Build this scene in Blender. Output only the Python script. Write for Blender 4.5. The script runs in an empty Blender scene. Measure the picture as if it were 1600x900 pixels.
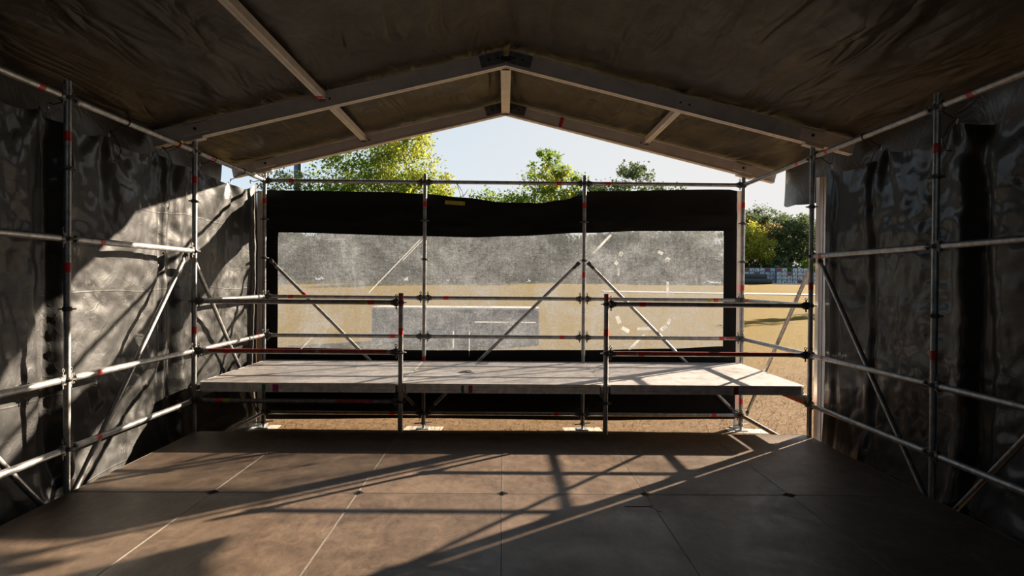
import bpy, math, random
import numpy as np
from mathutils import Vector, Matrix, noise, Euler

random.seed(7)
C = bpy.context.scene.collection
PI = math.pi
B = 2.07            # scaffold bay
W = 3.105           # half width of the stage scaffold
GZ = -0.40          # ground level at the stage

# ------------------------------------------------------------------ materials
def new_mat(name):
    m = bpy.data.materials.new(name); m.use_nodes = True
    nt = m.node_tree; nt.nodes.clear()
    out = nt.nodes.new('ShaderNodeOutputMaterial')
    return m, nt, out

def nd(nt, t, **kw):
    n = nt.nodes.new(t)
    for k, v in kw.items():
        if k in n.inputs: n.inputs[k].default_value = v
        else: setattr(n, k, v)
    return n

def ramp(nt, src, stops, interp='LINEAR'):
    r = nt.nodes.new('ShaderNodeValToRGB'); r.color_ramp.interpolation = interp
    e = r.color_ramp.elements
    while len(e) < len(stops): e.new(0.5)
    for i, (p, c) in enumerate(stops):
        e[i].position = p; e[i].color = (c[0], c[1], c[2], 1) if len(c) == 3 else c
    nt.links.new(src, r.inputs['Fac'])
    return r

def coords(nt, scale=(1, 1, 1), rot=(0, 0, 0), kind='Object'):
    tc = nt.nodes.new('ShaderNodeTexCoord'); mp = nt.nodes.new('ShaderNodeMapping')
    mp.inputs['Scale'].default_value = scale; mp.inputs['Rotation'].default_value = rot
    if kind == 'World':
        g = nt.nodes.new('ShaderNodeNewGeometry'); nt.links.new(g.outputs['Position'], mp.inputs['Vector'])
    else:
        nt.links.new(tc.outputs[kind], mp.inputs['Vector'])
    return mp.outputs['Vector']

def noise_tex(nt, vec, scale, detail=4, rough=0.55, dist=0.0):
    n = nd(nt, 'ShaderNodeTexNoise', Scale=scale, Detail=detail, Roughness=rough, Distortion=dist)
    nt.links.new(vec, n.inputs['Vector'])
    return n.outputs['Fac']

def bump(nt, h, strength, dist=0.01):
    b = nd(nt, 'ShaderNodeBump', Strength=strength, Distance=dist)
    nt.links.new(h, b.inputs['Height'])
    return b.outputs['Normal']

def simple(name, col, rough=0.5, metal=0.0, var=0.25, scale=12, bumpy=0.0, spec=0.5, kind='Object', vscale=(1, 1, 1)):
    m, nt, out = new_mat(name)
    v = coords(nt, vscale, kind=kind)
    f = noise_tex(nt, v, scale, 5, 0.6)
    lo = tuple(c * (1 - var) for c in col); hi = tuple(min(1, c * (1 + var)) for c in col)
    r = ramp(nt, f, [(0.3, lo), (0.7, hi)])
    p = nd(nt, 'ShaderNodeBsdfPrincipled', Roughness=rough, Metallic=metal)
    p.inputs['Specular IOR Level'].default_value = spec
    nt.links.new(r.outputs['Color'], p.inputs['Base Color'])
    if bumpy: nt.links.new(bump(nt, f, bumpy), p.inputs['Normal'])
    nt.links.new(p.outputs[0], out.inputs[0])
    return m

M = {}
M['galv'] = simple('galvanized_steel', (0.34, 0.335, 0.325), 0.44, 0.75, 0.35, 18, 0.15, vscale=(1, 1, 1))
M['galv_dark'] = simple('weathered_steel', (0.24, 0.23, 0.22), 0.5, 0.8, 0.4, 30, 0.2)
M['cast'] = simple('cast_coupler_steel', (0.12, 0.115, 0.11), 0.55, 0.7, 0.4, 40, 0.2)
M['red'] = simple('red_band_paint', (0.55, 0.025, 0.018), 0.45, 0, 0.25, 30)
M['red_worn'] = simple('worn_red_paint', (0.38, 0.045, 0.03), 0.5, 0, 0.55, 25)
M['alu'] = simple('aluminium_profile', (0.6804, 0.6048, 0.5292), 0.45, 0.2, 0.12, 6)
M['alu_dull'] = simple('dull_aluminium_edge', (0.7140, 0.6902, 0.6545), 0.42, 0.5, 0.3, 14)
M['rim'] = simple('floor_panel_rim', (0.26, 0.235, 0.21), 0.5, 0.2, 0.3, 14)
M['dark_steel'] = simple('dark_steel_plate', (0.16, 0.15, 0.135), 0.5, 0.5, 0.4, 20)
M['bolt'] = simple('dark_bolt', (0.04, 0.04, 0.04), 0.45, 0.6, 0.2, 20)
M['cord'] = simple('black_elastic_cord', (0.012, 0.012, 0.012), 0.6, 0, 0.2, 40)
M['hook'] = simple('bright_hook_steel', (0.55, 0.55, 0.55), 0.3, 0.9, 0.2, 30)
M['wood_board'] = simple('pale_sole_board', (0.42, 0.34, 0.26), 0.7, 0, 0.35, 6, 0.2, vscale=(1, 8, 1))
M['green_tape'] = simple('green_tape', (0.02, 0.16, 0.06), 0.5, 0, 0.2, 20)
M['pink_tape'] = simple('magenta_tape', (0.38, 0.02, 0.12), 0.5, 0, 0.2, 20)
M['dark_red_tape'] = simple('dark_red_tape', (0.20, 0.016, 0.026), 0.5, 0, 0.2, 20)
M['yellow_tape'] = simple('yellow_tape', (0.34, 0.30, 0.02), 0.5, 0, 0.3, 20)
M['bark'] = simple('tree_bark', (0.0450, 0.0338, 0.0225), 0.9, 0, 0.4, 6, 0.4, vscale=(1, 1, 0.2))
M['mast'] = simple('blue_grey_mast_paint', (0.05, 0.12, 0.20), 0.4, 0.3, 0.2, 4)
M['mast_dark'] = simple('dark_mast_steel', (0.05, 0.055, 0.06), 0.4, 0.5, 0.2, 4)
M['roll'] = simple('dark_grey_fabric_roll', (0.035, 0.04, 0.042), 0.8, 0, 0.3, 10, 0.2)
M['box_blue'] = simple('blue_grey_crate', (0.1120, 0.1540, 0.1960), 0.6, 0, 0.3, 5)
M['box_white'] = simple('white_crate_panel', (0.4340, 0.4620, 0.4760), 0.6, 0, 0.15, 5)
M['box_red'] = simple('dull_red_crate_panel', (0.1680, 0.0350, 0.0350), 0.6, 0, 0.25, 5)
M['box_mark'] = simple('dark_crate_marking', (0.0210, 0.0245, 0.0315), 0.6, 0, 0.2, 5)
M['cover'] = simple('grey_blue_cover', (0.0700, 0.0840, 0.1120), 0.7, 0, 0.4, 3, 0.2)
M['path'] = simple('pale_path', (0.4500, 0.4200, 0.3720), 0.8, 0, 0.15, 3)
M['fold_tarp'] = simple('folded_grey_sheet', (0.10, 0.12, 0.14), 0.35, 0, 0.5, 9, 0.3)

def mat_plywood(name, cols, rough, grain=(1, 1, 1), spec=0.5, rvar=0.12, scuff=0.5, detail=False):
    m, nt, out = new_mat(name)
    v = coords(nt, grain, kind='World'); v2 = coords(nt, (1, 1, 1), kind='World')
    a = noise_tex(nt, v, 3.2, 8, 0.66, 0.4)
    r = ramp(nt, a, [(0.28, cols[0]), (0.5, cols[1]), (0.72, cols[2])])
    if detail:
        d1 = noise_tex(nt, coords(nt, (1.6, 0.7, 1), kind='World'), 9, 8, 0.78, 0.8)
        dr = ramp(nt, d1, [(0.36, (0.62,) * 3), (0.5, (0.98,) * 3), (0.62, (1.28,) * 3)])
        d2 = noise_tex(nt, v2, 75, 2, 0.6)
        dr2 = ramp(nt, d2, [(0.28, (0.45,) * 3), (0.36, (1, 1, 1))])
        dm = nd(nt, 'ShaderNodeVectorMath', operation='MULTIPLY'); nt.links.new(r.outputs['Color'], dm.inputs[0]); nt.links.new(dr.outputs['Color'], dm.inputs[1])
        dm2 = nd(nt, 'ShaderNodeVectorMath', operation='MULTIPLY'); nt.links.new(dm.outputs[0], dm2.inputs[0]); nt.links.new(dr2.outputs['Color'], dm2.inputs[1])
        base = dm2.outputs[0]
    else: base = r.outputs['Color']
    oi = nt.nodes.new('ShaderNodeObjectInfo')
    mr = nd(nt, 'ShaderNodeMapRange'); nt.links.new(oi.outputs['Random'], mr.inputs['Value'])
    mr.inputs['To Min'].default_value = 0.82; mr.inputs['To Max'].default_value = 1.12
    mul = nd(nt, 'ShaderNodeVectorMath', operation='SCALE')
    nt.links.new(base, mul.inputs[0]); nt.links.new(mr.outputs[0], mul.inputs['Scale'])
    # dirty blotches and pale scuffs
    s = noise_tex(nt, v2, 1.3, 6, 0.7, 0.8)
    sr = ramp(nt, s, [(0.42, (0, 0, 0)), (0.68, (scuff, scuff, scuff))])
    mx = nd(nt, 'ShaderNodeMix', data_type='RGBA'); nt.links.new(sr.outputs['Color'], mx.inputs['Factor'])
    nt.links.new(mul.outputs[0], mx.inputs[6]); mx.inputs[7].default_value = (*cols[3], 1)
    w = nt.nodes.new('ShaderNodeTexVoronoi'); w.feature = 'DISTANCE_TO_EDGE'; w.inputs['Scale'].default_value = 2.1
    vd = coords(nt, (0.4, 1.6, 1), (0, 0, 0.5), kind='World')
    nt.links.new(vd, w.inputs['Vector'])
    wr = ramp(nt, w.outputs['Distance'], [(0.0, (0.35, 0.35, 0.35)), (0.006, (0, 0, 0))])
    mx2 = nd(nt, 'ShaderNodeMix', data_type='RGBA'); nt.links.new(wr.outputs['Color'], mx2.inputs['Factor'])
    nt.links.new(mx.outputs[2], mx2.inputs[6]); mx2.inputs[7].default_value = (*cols[3], 1)
    p = nd(nt, 'ShaderNodeBsdfPrincipled'); p.inputs['Specular IOR Level'].default_value = spec
    nt.links.new(mx.outputs[2], p.inputs['Base Color'])
    rr = ramp(nt, s, [(0.3, (rough - rvar,) * 3), (0.7, (rough + rvar,) * 3)])
    nt.links.new(rr.outputs['Color'], p.inputs['Roughness'])
    fine = noise_tex(nt, v2, 60, 3, 0.6)
    nt.links.new(bump(nt, fine, 0.12, 0.003), p.inputs['Normal'])
    nt.links.new(p.outputs[0], out.inputs[0])
    return m
M['floor_ply'] = mat_plywood('brown_phenolic_plywood', [(0.0643, 0.0424, 0.0290), (0.1088, 0.0746, 0.0517), (0.1555, 0.1109, 0.0787), (0.1813, 0.1346, 0.0993)], 0.44, spec=0.26, scuff=0.35, detail=True)
M['deck_ply'] = mat_plywood('worn_grey_plywood', [(0.2811, 0.2546, 0.2457), (0.3706, 0.3416, 0.3313), (0.4474, 0.4221, 0.4140), (0.5112, 0.4957, 0.4998)], 0.42, grain=(0.22, 7, 1), scuff=0.3, detail=True)

def mat_tarp(name, c0, c1, rough, bscale=7.0, bstr=0.5, trans=0.0, spec=0.5, sheen_rough_var=0.1, creases=False, streaks=False):
    m, nt, out = new_mat(name)
    v = coords(nt, (1, 1, 1), kind='World')
    a = noise_tex(nt, v, 2.2, 6, 0.6, 0.3)
    r = ramp(nt, a, [(0.3, c0), (0.72, c1)])
    p = nd(nt, 'ShaderNodeBsdfPrincipled'); p.inputs['Specular IOR Level'].default_value = spec
    nt.links.new(r.outputs['Color'], p.inputs['Base Color'])
    rr = ramp(nt, a, [(0.3, (rough - sheen_rough_var,) * 3), (0.7, (rough + sheen_rough_var,) * 3)])
    nt.links.new(rr.outputs['Color'], p.inputs['Roughness'])
    # crumpled film: several folded noises
    w1 = noise_tex(nt, v, bscale, 4, 0.5, 1.4)
    ab = nd(nt, 'ShaderNodeMath', operation='SUBTRACT'); nt.links.new(w1, ab.inputs[0]); ab.inputs[1].default_value = 0.5
    ab2 = nd(nt, 'ShaderNodeMath', operation='ABSOLUTE'); nt.links.new(ab.outputs[0], ab2.inputs[0])
    b1 = bump(nt, ab2.outputs[0], bstr, 0.06)
    w2 = noise_tex(nt, v, bscale * 5, 3, 0.6, 0.6)
    b2 = nd(nt, 'ShaderNodeBump', Strength=bstr * 0.35, Distance=0.01)
    nt.links.new(w2, b2.inputs['Height']); nt.links.new(b1, b2.inputs['Normal'])
    last = b2
    if streaks:
        # tension wrinkles running along the length of the tent, broken into patches
        vs1 = coords(nt, (3.6, 0.75, 3.6), (0, 0, 0.14), kind='World')
        n1 = noise_tex(nt, vs1, 1.0, 2, 0.45, 0.9)
        q1 = nd(nt, 'ShaderNodeMath', operation='SUBTRACT'); nt.links.new(n1, q1.inputs[0]); q1.inputs[1].default_value = 0.5
        q2 = nd(nt, 'ShaderNodeMath', operation='ABSOLUTE'); nt.links.new(q1.outputs[0], q2.inputs[0])
        gt = ramp(nt, noise_tex(nt, v, 0.8, 3), [(0.36, (0.1,) * 3), (0.6, (1, 1, 1))])
        q3 = nd(nt, 'ShaderNodeMath', operation='MULTIPLY'); nt.links.new(q2.outputs[0], q3.inputs[0]); nt.links.new(gt.outputs['Color'], q3.inputs[1])
        b4 = nd(nt, 'ShaderNodeBump', Strength=0.75, Distance=0.2); nt.links.new(q3.outputs[0], b4.inputs['Height']); nt.links.new(b2.outputs[0], b4.inputs['Normal'])
        last = b4
    if creases:
        p.inputs['Coat Weight'].default_value = 0.22; p.inputs['Coat Roughness'].default_value = 0.12; p.inputs['Coat IOR'].default_value = 1.55
        # sharp packing folds of the sheet: wandering horizontal lines and a network of pressed creases
        g = nt.nodes.new('ShaderNodeNewGeometry'); sx = nt.nodes.new('ShaderNodeSeparateXYZ'); nt.links.new(g.outputs['Position'], sx.inputs[0])
        w = noise_tex(nt, v, 0.8, 1)
        ma = nd(nt, 'ShaderNodeMath', operation='MULTIPLY_ADD'); nt.links.new(w, ma.inputs[0]); ma.inputs[1].default_value = 0.12; nt.links.new(sx.outputs['Z'], ma.inputs[2])
        pp = nd(nt, 'ShaderNodeMath', operation='PINGPONG'); nt.links.new(ma.outputs[0], pp.inputs[0]); pp.inputs[1].default_value = 0.37
        lr_ = ramp(nt, pp.outputs[0], [(0.0, (0.6, 0.6, 0.6)), (0.008, (0, 0, 0))])
        vo = nt.nodes.new('ShaderNodeTexVoronoi'); vo.feature = 'DISTANCE_TO_EDGE'; vo.inputs['Scale'].default_value = 3.2
        dv = nd(nt, 'ShaderNodeVectorMath', operation='ADD'); nt.links.new(v, dv.inputs[0])
        nn = nd(nt, 'ShaderNodeTexNoise', Scale=2.6, Detail=3); nt.links.new(v, nn.inputs['Vector']); nt.links.new(nn.outputs['Color'], dv.inputs[1])
        nt.links.new(dv.outputs[0], vo.inputs['Vector'])
        vr = ramp(nt, vo.outputs['Distance'], [(0.0, (0.6,) * 3), (0.03, (0.15,) * 3), (0.25, (0, 0, 0))])
        gate = ramp(nt, noise_tex(nt, v, 1.6, 2), [(0.42, (0, 0, 0)), (0.58, (1, 1, 1))])
        mm = nd(nt, 'ShaderNodeMath', operation='MULTIPLY'); nt.links.new(vr.outputs['Color'], mm.inputs[0]); nt.links.new(gate.outputs['Color'], mm.inputs[1])
        sm_ = nd(nt, 'ShaderNodeMath', operation='ADD'); nt.links.new(mm.outputs[0], sm_.inputs[0]); nt.links.new(lr_.outputs['Color'], sm_.inputs[1])
        b3 = nd(nt, 'ShaderNodeBump', Strength=0.2, Distance=0.012); nt.links.new(sm_.outputs[0], b3.inputs['Height']); nt.links.new(b2.outputs[0], b3.inputs['Normal'])
        last = b3
    nt.links.new(last.outputs[0], p.inputs['Normal'])
    nt.links.new(p.outputs[0], out.inputs[0])
    return m
M['tarp'] = mat_tarp('black_plastic_tarpaulin', (0.003, 0.003, 0.003), (0.009, 0.0089, 0.0086), 0.54, 3.4, 0.15, spec=0.36, creases=True, sheen_rough_var=0.08)
M['roof'] = mat_tarp('dark_roof_sheet', (0.0242, 0.0204, 0.0154), (0.0528, 0.0440, 0.0330), 0.46, 2.6, 0.25, spec=0.22, streaks=True)
M['valance'] = mat_tarp('roof_sheet_valance', (0.034, 0.028, 0.022), (0.060, 0.050, 0.038), 0.36, 3.5, 0.25, spec=0.45)
M['black_fabric'] = mat_tarp('black_fabric_border', (0.004, 0.004, 0.004), (0.008, 0.0078, 0.0075), 0.75, 5.0, 0.3, spec=0.2)

def mat_window():
    m, nt, out = new_mat('scratched_clear_plastic')
    vx = coords(nt, (1.0, 1, 9.0), kind='World'); vz = coords(nt, (11.0, 1, 1.0), kind='World')
    v = coords(nt, (1, 1, 1), kind='World'); vd = coords(nt, (3.0, 3.0, 14.0), (0, 0.9, 0), kind='World')
    a = noise_tex(nt, vx, 6, 8, 0.75); b = noise_tex(nt, vz, 6, 8, 0.75)
    c = noise_tex(nt, v, 2.2, 5, 0.65, 0.6); d = noise_tex(nt, vd, 7, 6, 0.8); g = noise_tex(nt, v, 34, 5, 0.8, 1.5)
    def ad(x, y, op='ADD'):
        n = nd(nt, 'ShaderNodeMath', operation=op)
        for i, q in enumerate((x, y)):
            if isinstance(q, (int, float)): n.inputs[i].default_value = q
            else: nt.links.new(q, n.inputs[i])
        return n.outputs[0]
    s = ad(ad(ad(ad(a, b), 0.11, 'MULTIPLY'), ad(ad(ad(c, 1.5, 'MULTIPLY'), d), 0.19, 'MULTIPLY')), ad(g, 0.30, 'MULTIPLY'))
    r = ramp(nt, s, [(0.44, (0.22,) * 3), (0.49, (0.42,) * 3), (0.53, (0.62,) * 3), (0.575, (0.97,) * 3)])
    # long fine scratches
    vo = nt.nodes.new('ShaderNodeTexVoronoi'); vo.feature = 'DISTANCE_TO_EDGE'; vo.inputs['Scale'].default_value = 7.0
    nt.links.new(coords(nt, (0.5, 1, 2.2), (0, 0.35, 0), kind='World'), vo.inputs['Vector'])
    vr = ramp(nt, vo.outputs['Distance'], [(0.0, (0.22,) * 3), (0.012, (0, 0, 0))])
    gate = ramp(nt, noise_tex(nt, v, 9, 2), [(0.5, (0, 0, 0)), (0.6, (1, 1, 1))])
    sc = ad(vr.outputs['Color'], gate.outputs['Color'], 'MULTIPLY')
    fac = ad(r.outputs['Color'], sc)
    tr = nd(nt, 'ShaderNodeBsdfTransparent'); tr.inputs['Color'].default_value = (0.93, 0.93, 0.92, 1)
    df = nd(nt, 'ShaderNodeBsdfDiffuse'); df.inputs['Color'].default_value = (0.195, 0.208, 0.225, 1)
    tl = nd(nt, 'ShaderNodeBsdfTranslucent'); tl.inputs['Color'].default_value = (0.195, 0.208, 0.225, 1)
    m1 = nd(nt, 'ShaderNodeMixShader', Fac=0.55); nt.links.new(df.outputs[0], m1.inputs[1]); nt.links.new(tl.outputs[0], m1.inputs[2])
    m2 = nd(nt, 'ShaderNodeMixShader'); nt.links.new(fac, m2.inputs['Fac'])
    nt.links.new(tr.outputs[0], m2.inputs[1]); nt.links.new(m1.outputs[0], m2.inputs[2])
    nt.links.new(m2.outputs[0], out.inputs[0])
    return m
M['window'] = mat_window()

def mat_patch():
    m, nt, out = new_mat('whitish_translucent')
    v = coords(nt, kind='World'); f = noise_tex(nt, v, 20, 4)
    r = ramp(nt, f, [(0.3, (0.42, 0.43, 0.43)), (0.7, (0.5, 0.51, 0.51))])
    df = nd(nt, 'ShaderNodeBsdfDiffuse'); tl = nd(nt, 'ShaderNodeBsdfTranslucent')
    nt.links.new(r.outputs['Color'], df.inputs['Color']); nt.links.new(r.outputs['Color'], tl.inputs['Color'])
    mx = nd(nt, 'ShaderNodeMixShader', Fac=0.6)
    nt.links.new(df.outputs[0], mx.inputs[1]); nt.links.new(tl.outputs[0], mx.inputs[2]); nt.links.new(mx.outputs[0], out.inputs[0])
    return m
M['patch'] = mat_patch()

def mat_leaf(name, c0, c1, c2, trans=0.5):
    m, nt, out = new_mat(name)
    v = coords(nt, kind='World')
    f = noise_tex(nt, v, 0.9, 5, 0.7)
    r = ramp(nt, f, [(0.3, c0), (0.5, c1), (0.72, c2)])
    df = nd(nt, 'ShaderNodeBsdfDiffuse'); tl = nd(nt, 'ShaderNodeBsdfTranslucent')
    nt.links.new(r.outputs['Color'], df.inputs['Color']); nt.links.new(r.outputs['Color'], tl.inputs['Color'])
    mx = nd(nt, 'ShaderNodeMixShader', Fac=trans)
    nt.links.new(df.outputs[0], mx.inputs[1]); nt.links.new(tl.outputs[0], mx.inputs[2]); nt.links.new(mx.outputs[0], out.inputs[0])
    return m
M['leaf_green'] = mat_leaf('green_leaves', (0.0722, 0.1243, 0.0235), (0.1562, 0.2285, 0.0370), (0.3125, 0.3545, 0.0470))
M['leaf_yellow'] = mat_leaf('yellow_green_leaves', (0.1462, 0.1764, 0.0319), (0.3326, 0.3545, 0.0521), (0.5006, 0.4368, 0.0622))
M['leaf_dark'] = mat_leaf('dark_green_leaves', (0.0570, 0.0845, 0.0404), (0.1029, 0.1358, 0.0624), (0.1708, 0.2056, 0.0790), 0.35)
M['leaf_rust'] = mat_leaf('rusty_leaves', (0.2324, 0.1780, 0.0718), (0.3903, 0.2842, 0.0976), (0.5338, 0.3731, 0.1062))
M['straw'] = mat_leaf('dry_straw_blades', (0.1408, 0.0864, 0.0384), (0.1984, 0.1280, 0.0608), (0.2432, 0.1664, 0.0800), 0.3)

def mat_ground():
    m, nt, out = new_mat('dry_grass_field')
    v = coords(nt, kind='World')
    a = noise_tex(nt, v, 16, 9, 0.82, 0.4); b = noise_tex(nt, v, 0.35, 4, 0.6)
    near = ramp(nt, a, [(0.40, (0.0989, 0.0552, 0.0236)), (0.5, (0.1912, 0.1160, 0.0542)), (0.59, (0.2505, 0.1631, 0.0795))])
    far = ramp(nt, a, [(0.38, (0.0960, 0.0629, 0.0066)), (0.5, (0.1664, 0.1067, 0.0119)), (0.60, (0.2112, 0.1423, 0.0208))])
    g = nt.nodes.new('ShaderNodeNewGeometry'); sx = nt.nodes.new('ShaderNodeSeparateXYZ'); nt.links.new(g.outputs['Position'], sx.inputs[0])
    mr = nd(nt, 'ShaderNodeMapRange'); nt.links.new(sx.outputs['Y'], mr.inputs['Value'])
    mr.inputs['From Min'].default_value = 7.0; mr.inputs['From Max'].default_value = 17.0
    ma = nd(nt, 'ShaderNodeMath', operation='MULTIPLY_ADD'); nt.links.new(b, ma.inputs[0]); ma.inputs[1].default_value = 1.2
    sb = nd(nt, 'ShaderNodeMath', operation='ADD', use_clamp=True); nt.links.new(mr.outputs[0], ma.inputs[2])
    nt.links.new(ma.outputs[0], sb.inputs[0]); sb.inputs[1].default_value = -0.6
    mx = nd(nt, 'ShaderNodeMix', data_type='RGBA'); nt.links.new(sb.outputs[0], mx.inputs['Factor'])
    nt.links.new(near.outputs['Color'], mx.inputs[6]); nt.links.new(far.outputs['Color'], mx.inputs[7])
    p = nd(nt, 'ShaderNodeBsdfPrincipled', Roughness=0.95); p.inputs['Specular IOR Level'].default_value = 0.1
    nt.links.new(mx.outputs[2], p.inputs['Base Color'])
    nt.links.new(bump(nt, a, 0.9, 0.08), p.inputs['Normal'])
    nt.links.new(p.outputs[0], out.inputs[0])
    return m
M['ground'] = mat_ground()

# ------------------------------------------------------------------ mesh helpers
class MB:
    """collects shapes; build() links them as ONE mesh object"""
    def __init__(s): s.v = []; s.f = []; s.sm = []; s.mi = []; s.cur = 0
    def add(s, vs, fs, smooth=False):
        o = len(s.v); s.v += [tuple(x) for x in vs]
        for f in fs: s.f.append([i + o for i in f]); s.sm.append(smooth); s.mi.append(s.cur)
        return s
    def box(s, c, d, mat=None):
        x, y, z = (q / 2 for q in d); vs = [Vector((i * x, j * y, k * z)) for i in (-1, 1) for j in (-1, 1) for k in (-1, 1)]
        if mat: vs = [mat @ q for q in vs]
        vs = [q + Vector(c) for q in vs]
        return s.add(vs, [(0, 1, 3, 2), (4, 6, 7, 5), (0, 4, 5, 1), (2, 3, 7, 6), (0, 2, 6, 4), (1, 5, 7, 3)])
    def bevel_box(s, c, d, b=0.003, mat=None):
        x, y, z = (q / 2 for q in d); b = min(b, x * .9, y * .9, z * .9)
        vs = []; idx = {}
        for i in (-1, 1):
            for j in (-1, 1):
                for k in (-1, 1):
                    for ax in range(3):
                        p = [i * (x - b), j * (y - b), k * (z - b)]; p[ax] = (i * x, j * y, k * z)[ax]
                        idx[(i, j, k, ax)] = len(vs); vs.append(Vector(p))
        fs = []
        for ax in range(3):
            u, w = [(1, 2), (2, 0), (0, 1)][ax]
            for sg in (-1, 1):
                q = []
                for (a, bb) in ((-1, -1), (1, -1), (1, 1), (-1, 1)):
                    k = [0, 0, 0]; k[ax] = sg; k[u] = a; k[w] = bb; q.append(idx[(*k, ax)])
                fs.append(q if sg > 0 else q[::-1])
        for ax in range(3):
            u, w = [(1, 2), (2, 0), (0, 1)][ax]
            for a in (-1, 1):
                for bb in (-1, 1):
                    lo = [0, 0, 0]; lo[ax] = -1; lo[u] = a; lo[w] = bb; hi = list(lo); hi[ax] = 1
                    q = [idx[(*lo, u)], idx[(*hi, u)], idx[(*hi, w)], idx[(*lo, w)]]
                    fs.append(q if a * bb < 0 else q[::-1])
        for i in (-1, 1):
            for j in (-1, 1):
                for k in (-1, 1):
                    q = [idx[(i, j, k, 0)], idx[(i, j, k, 1)], idx[(i, j, k, 2)]]
                    fs.append(q if i * j * k > 0 else q[::-1])
        if mat: vs = [mat @ q for q in vs]
        return s.add([q + Vector(c) for q in vs], fs)
    def tube(s, a, b, r, r2=None, seg=16, caps=True):
        a = Vector(a); b = Vector(b); r2 = r if r2 is None else r2
        d = (b - a).normalized(); u = d.orthogonal().normalized(); w = d.cross(u)
        ring = lambda c, q: [c + (u * math.cos(2 * PI * i / seg) + w * math.sin(2 * PI * i / seg)) * q for i in range(seg)]
        ra, rb = ring(a, r), ring(b, r2)
        s.add(ra + rb, [(i, (i + 1) % seg, seg + (i + 1) % seg, seg + i) for i in range(seg)], True)
        if caps: s.add(ra, [tuple(range(seg))[::-1]]); s.add(rb, [tuple(range(seg))])
        return s
    def path(s, pts, r, seg=8, closed=False):
        pts = [Vector(p) for p in pts]; n = len(pts); rings = []
        for i, p in enumerate(pts):
            if closed: t = pts[(i + 1) % n] - pts[i - 1]
            else: t = pts[min(i + 1, n - 1)] - pts[max(i - 1, 0)]
            t.normalize(); u = t.cross(Vector((0.13, 0.31, 0.94)));
            if u.length < 1e-3: u = t.orthogonal()
            u.normalize(); w = t.cross(u)
            rings.append([p + (u * math.cos(2 * PI * k / seg) + w * math.sin(2 * PI * k / seg)) * r for k in range(seg)])
        vs = [q for rg in rings for q in rg]; fs = []
        for i in range(n if closed else n - 1):
            j = (i + 1) % n
            for k in range(seg): fs.append((i * seg + k, i * seg + (k + 1) % seg, j * seg + (k + 1) % seg, j * seg + k))
        if not closed: fs += [tuple(range(seg))[::-1], tuple((n - 1) * seg + k for k in range(seg))]
        return s.add(vs, fs, True)
    def prism(s, prof, a, b, up=(0, 0, 1)):
        """extrude a closed 2-D profile (side, up) from a to b"""
        a = Vector(a); b = Vector(b); d = (b - a).normalized(); up = Vector(up); sd = d.cross(up).normalized(); u2 = sd.cross(d)
        n = len(prof); ra = [a + sd * x + u2 * y for x, y in prof]; rb = [b + sd * x + u2 * y for x, y in prof]
        s.add(ra + rb, [(i, (i + 1) % n, n + (i + 1) % n, n + i) for i in range(n)])
        s.add(ra, [tuple(range(n))[::-1]]); s.add(rb, [tuple(range(n))])
        return s
    def mesh(s, name, mats):
        me = bpy.data.meshes.new(name); me.from_pydata(s.v, [], s.f)
        for m in (mats if isinstance(mats, (list, tuple)) else [mats]): me.materials.append(m)
        me.polygons.foreach_set('use_smooth', s.sm); me.polygons.foreach_set('material_index', s.mi); me.update()
        return me
    def build(s, name, mats, parent=None): return link(name, s.mesh(name, mats), parent)

def link(name, me, parent=None):
    o = bpy.data.objects.new(name, me); C.objects.link(o)
    if parent: o.parent = parent
    return o

def tag(o, label=None, cat=None, group=None, kind=None):
    if label: o['label'] = label
    if cat: o['category'] = cat
    if group: o['group'] = group
    if kind: o['kind'] = kind
    return o

def empty(name, loc=(0, 0, 0), rz=0.0):
    o = bpy.data.objects.new(name, None); o.empty_display_size = 0.1; C.objects.link(o)
    o.location = loc; o.rotation_euler = (0, 0, rz)
    return o

def copy_tree(o, parent=None):
    c = o.copy(); C.objects.link(c)
    if parent: c.parent = parent
    for ch in list(o.children): copy_tree(ch, c)
    return c

def nz(x, y, z): return noise.noise(Vector((x, y, z)))
def ridged(x, y, z): return 1 - 2 * abs(noise.noise(Vector((x, y, z))))

def grid_mesh(us, vs, fn, name, mat):
    nu, nv = len(us), len(vs)
    verts = [fn(u, v) for u in us for v in vs]
    faces = [(i * nv + j, (i + 1) * nv + j, (i + 1) * nv + j + 1, i * nv + j + 1) for i in range(nu - 1) for j in range(nv - 1)]
    me = bpy.data.meshes.new(name); me.from_pydata(verts, [], faces); me.materials.append(mat)
    me.polygons.foreach_set('use_smooth', [True] * len(faces)); me.update()
    return me

def interp(x, pts):
    if x <= pts[0][0]: return pts[0][1]
    for (a, b), (c, d) in zip(pts, pts[1:]):
        if x <= c:
            t = (x - a) / (c - a); return b + (d - b) * t
    return pts[-1][1]

def smooth_interp(x, pts):
    if x <= pts[0][0]: return pts[0][1]
    for (a, b), (c, d) in zip(pts, pts[1:]):
        if x <= c:
            t = (x - a) / (c - a); t = t * t * (3 - 2 * t); return b + (d - b) * t
    return pts[-1][1]

# ------------------------------------------------------------------ camera
F_PX = 1109.9
cam = bpy.data.cameras.new('camera'); co = bpy.data.objects.new('camera', cam); C.objects.link(co)
cam.sensor_width = 36.0; cam.lens = 36.0 * F_PX / 1600.0; cam.clip_start = 0.02; cam.clip_end = 2000
rot = Euler((0, 0, -0.010427)).to_matrix() @ Euler((PI / 2 - 0.009601, 0, 0)).to_matrix() @ Euler((0, 0, 0.00833)).to_matrix()
co.matrix_world = Matrix.Translation((0.0061, -5.0853, 1.5244)) @ rot.to_4x4()
bpy.context.scene.camera = co

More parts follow.
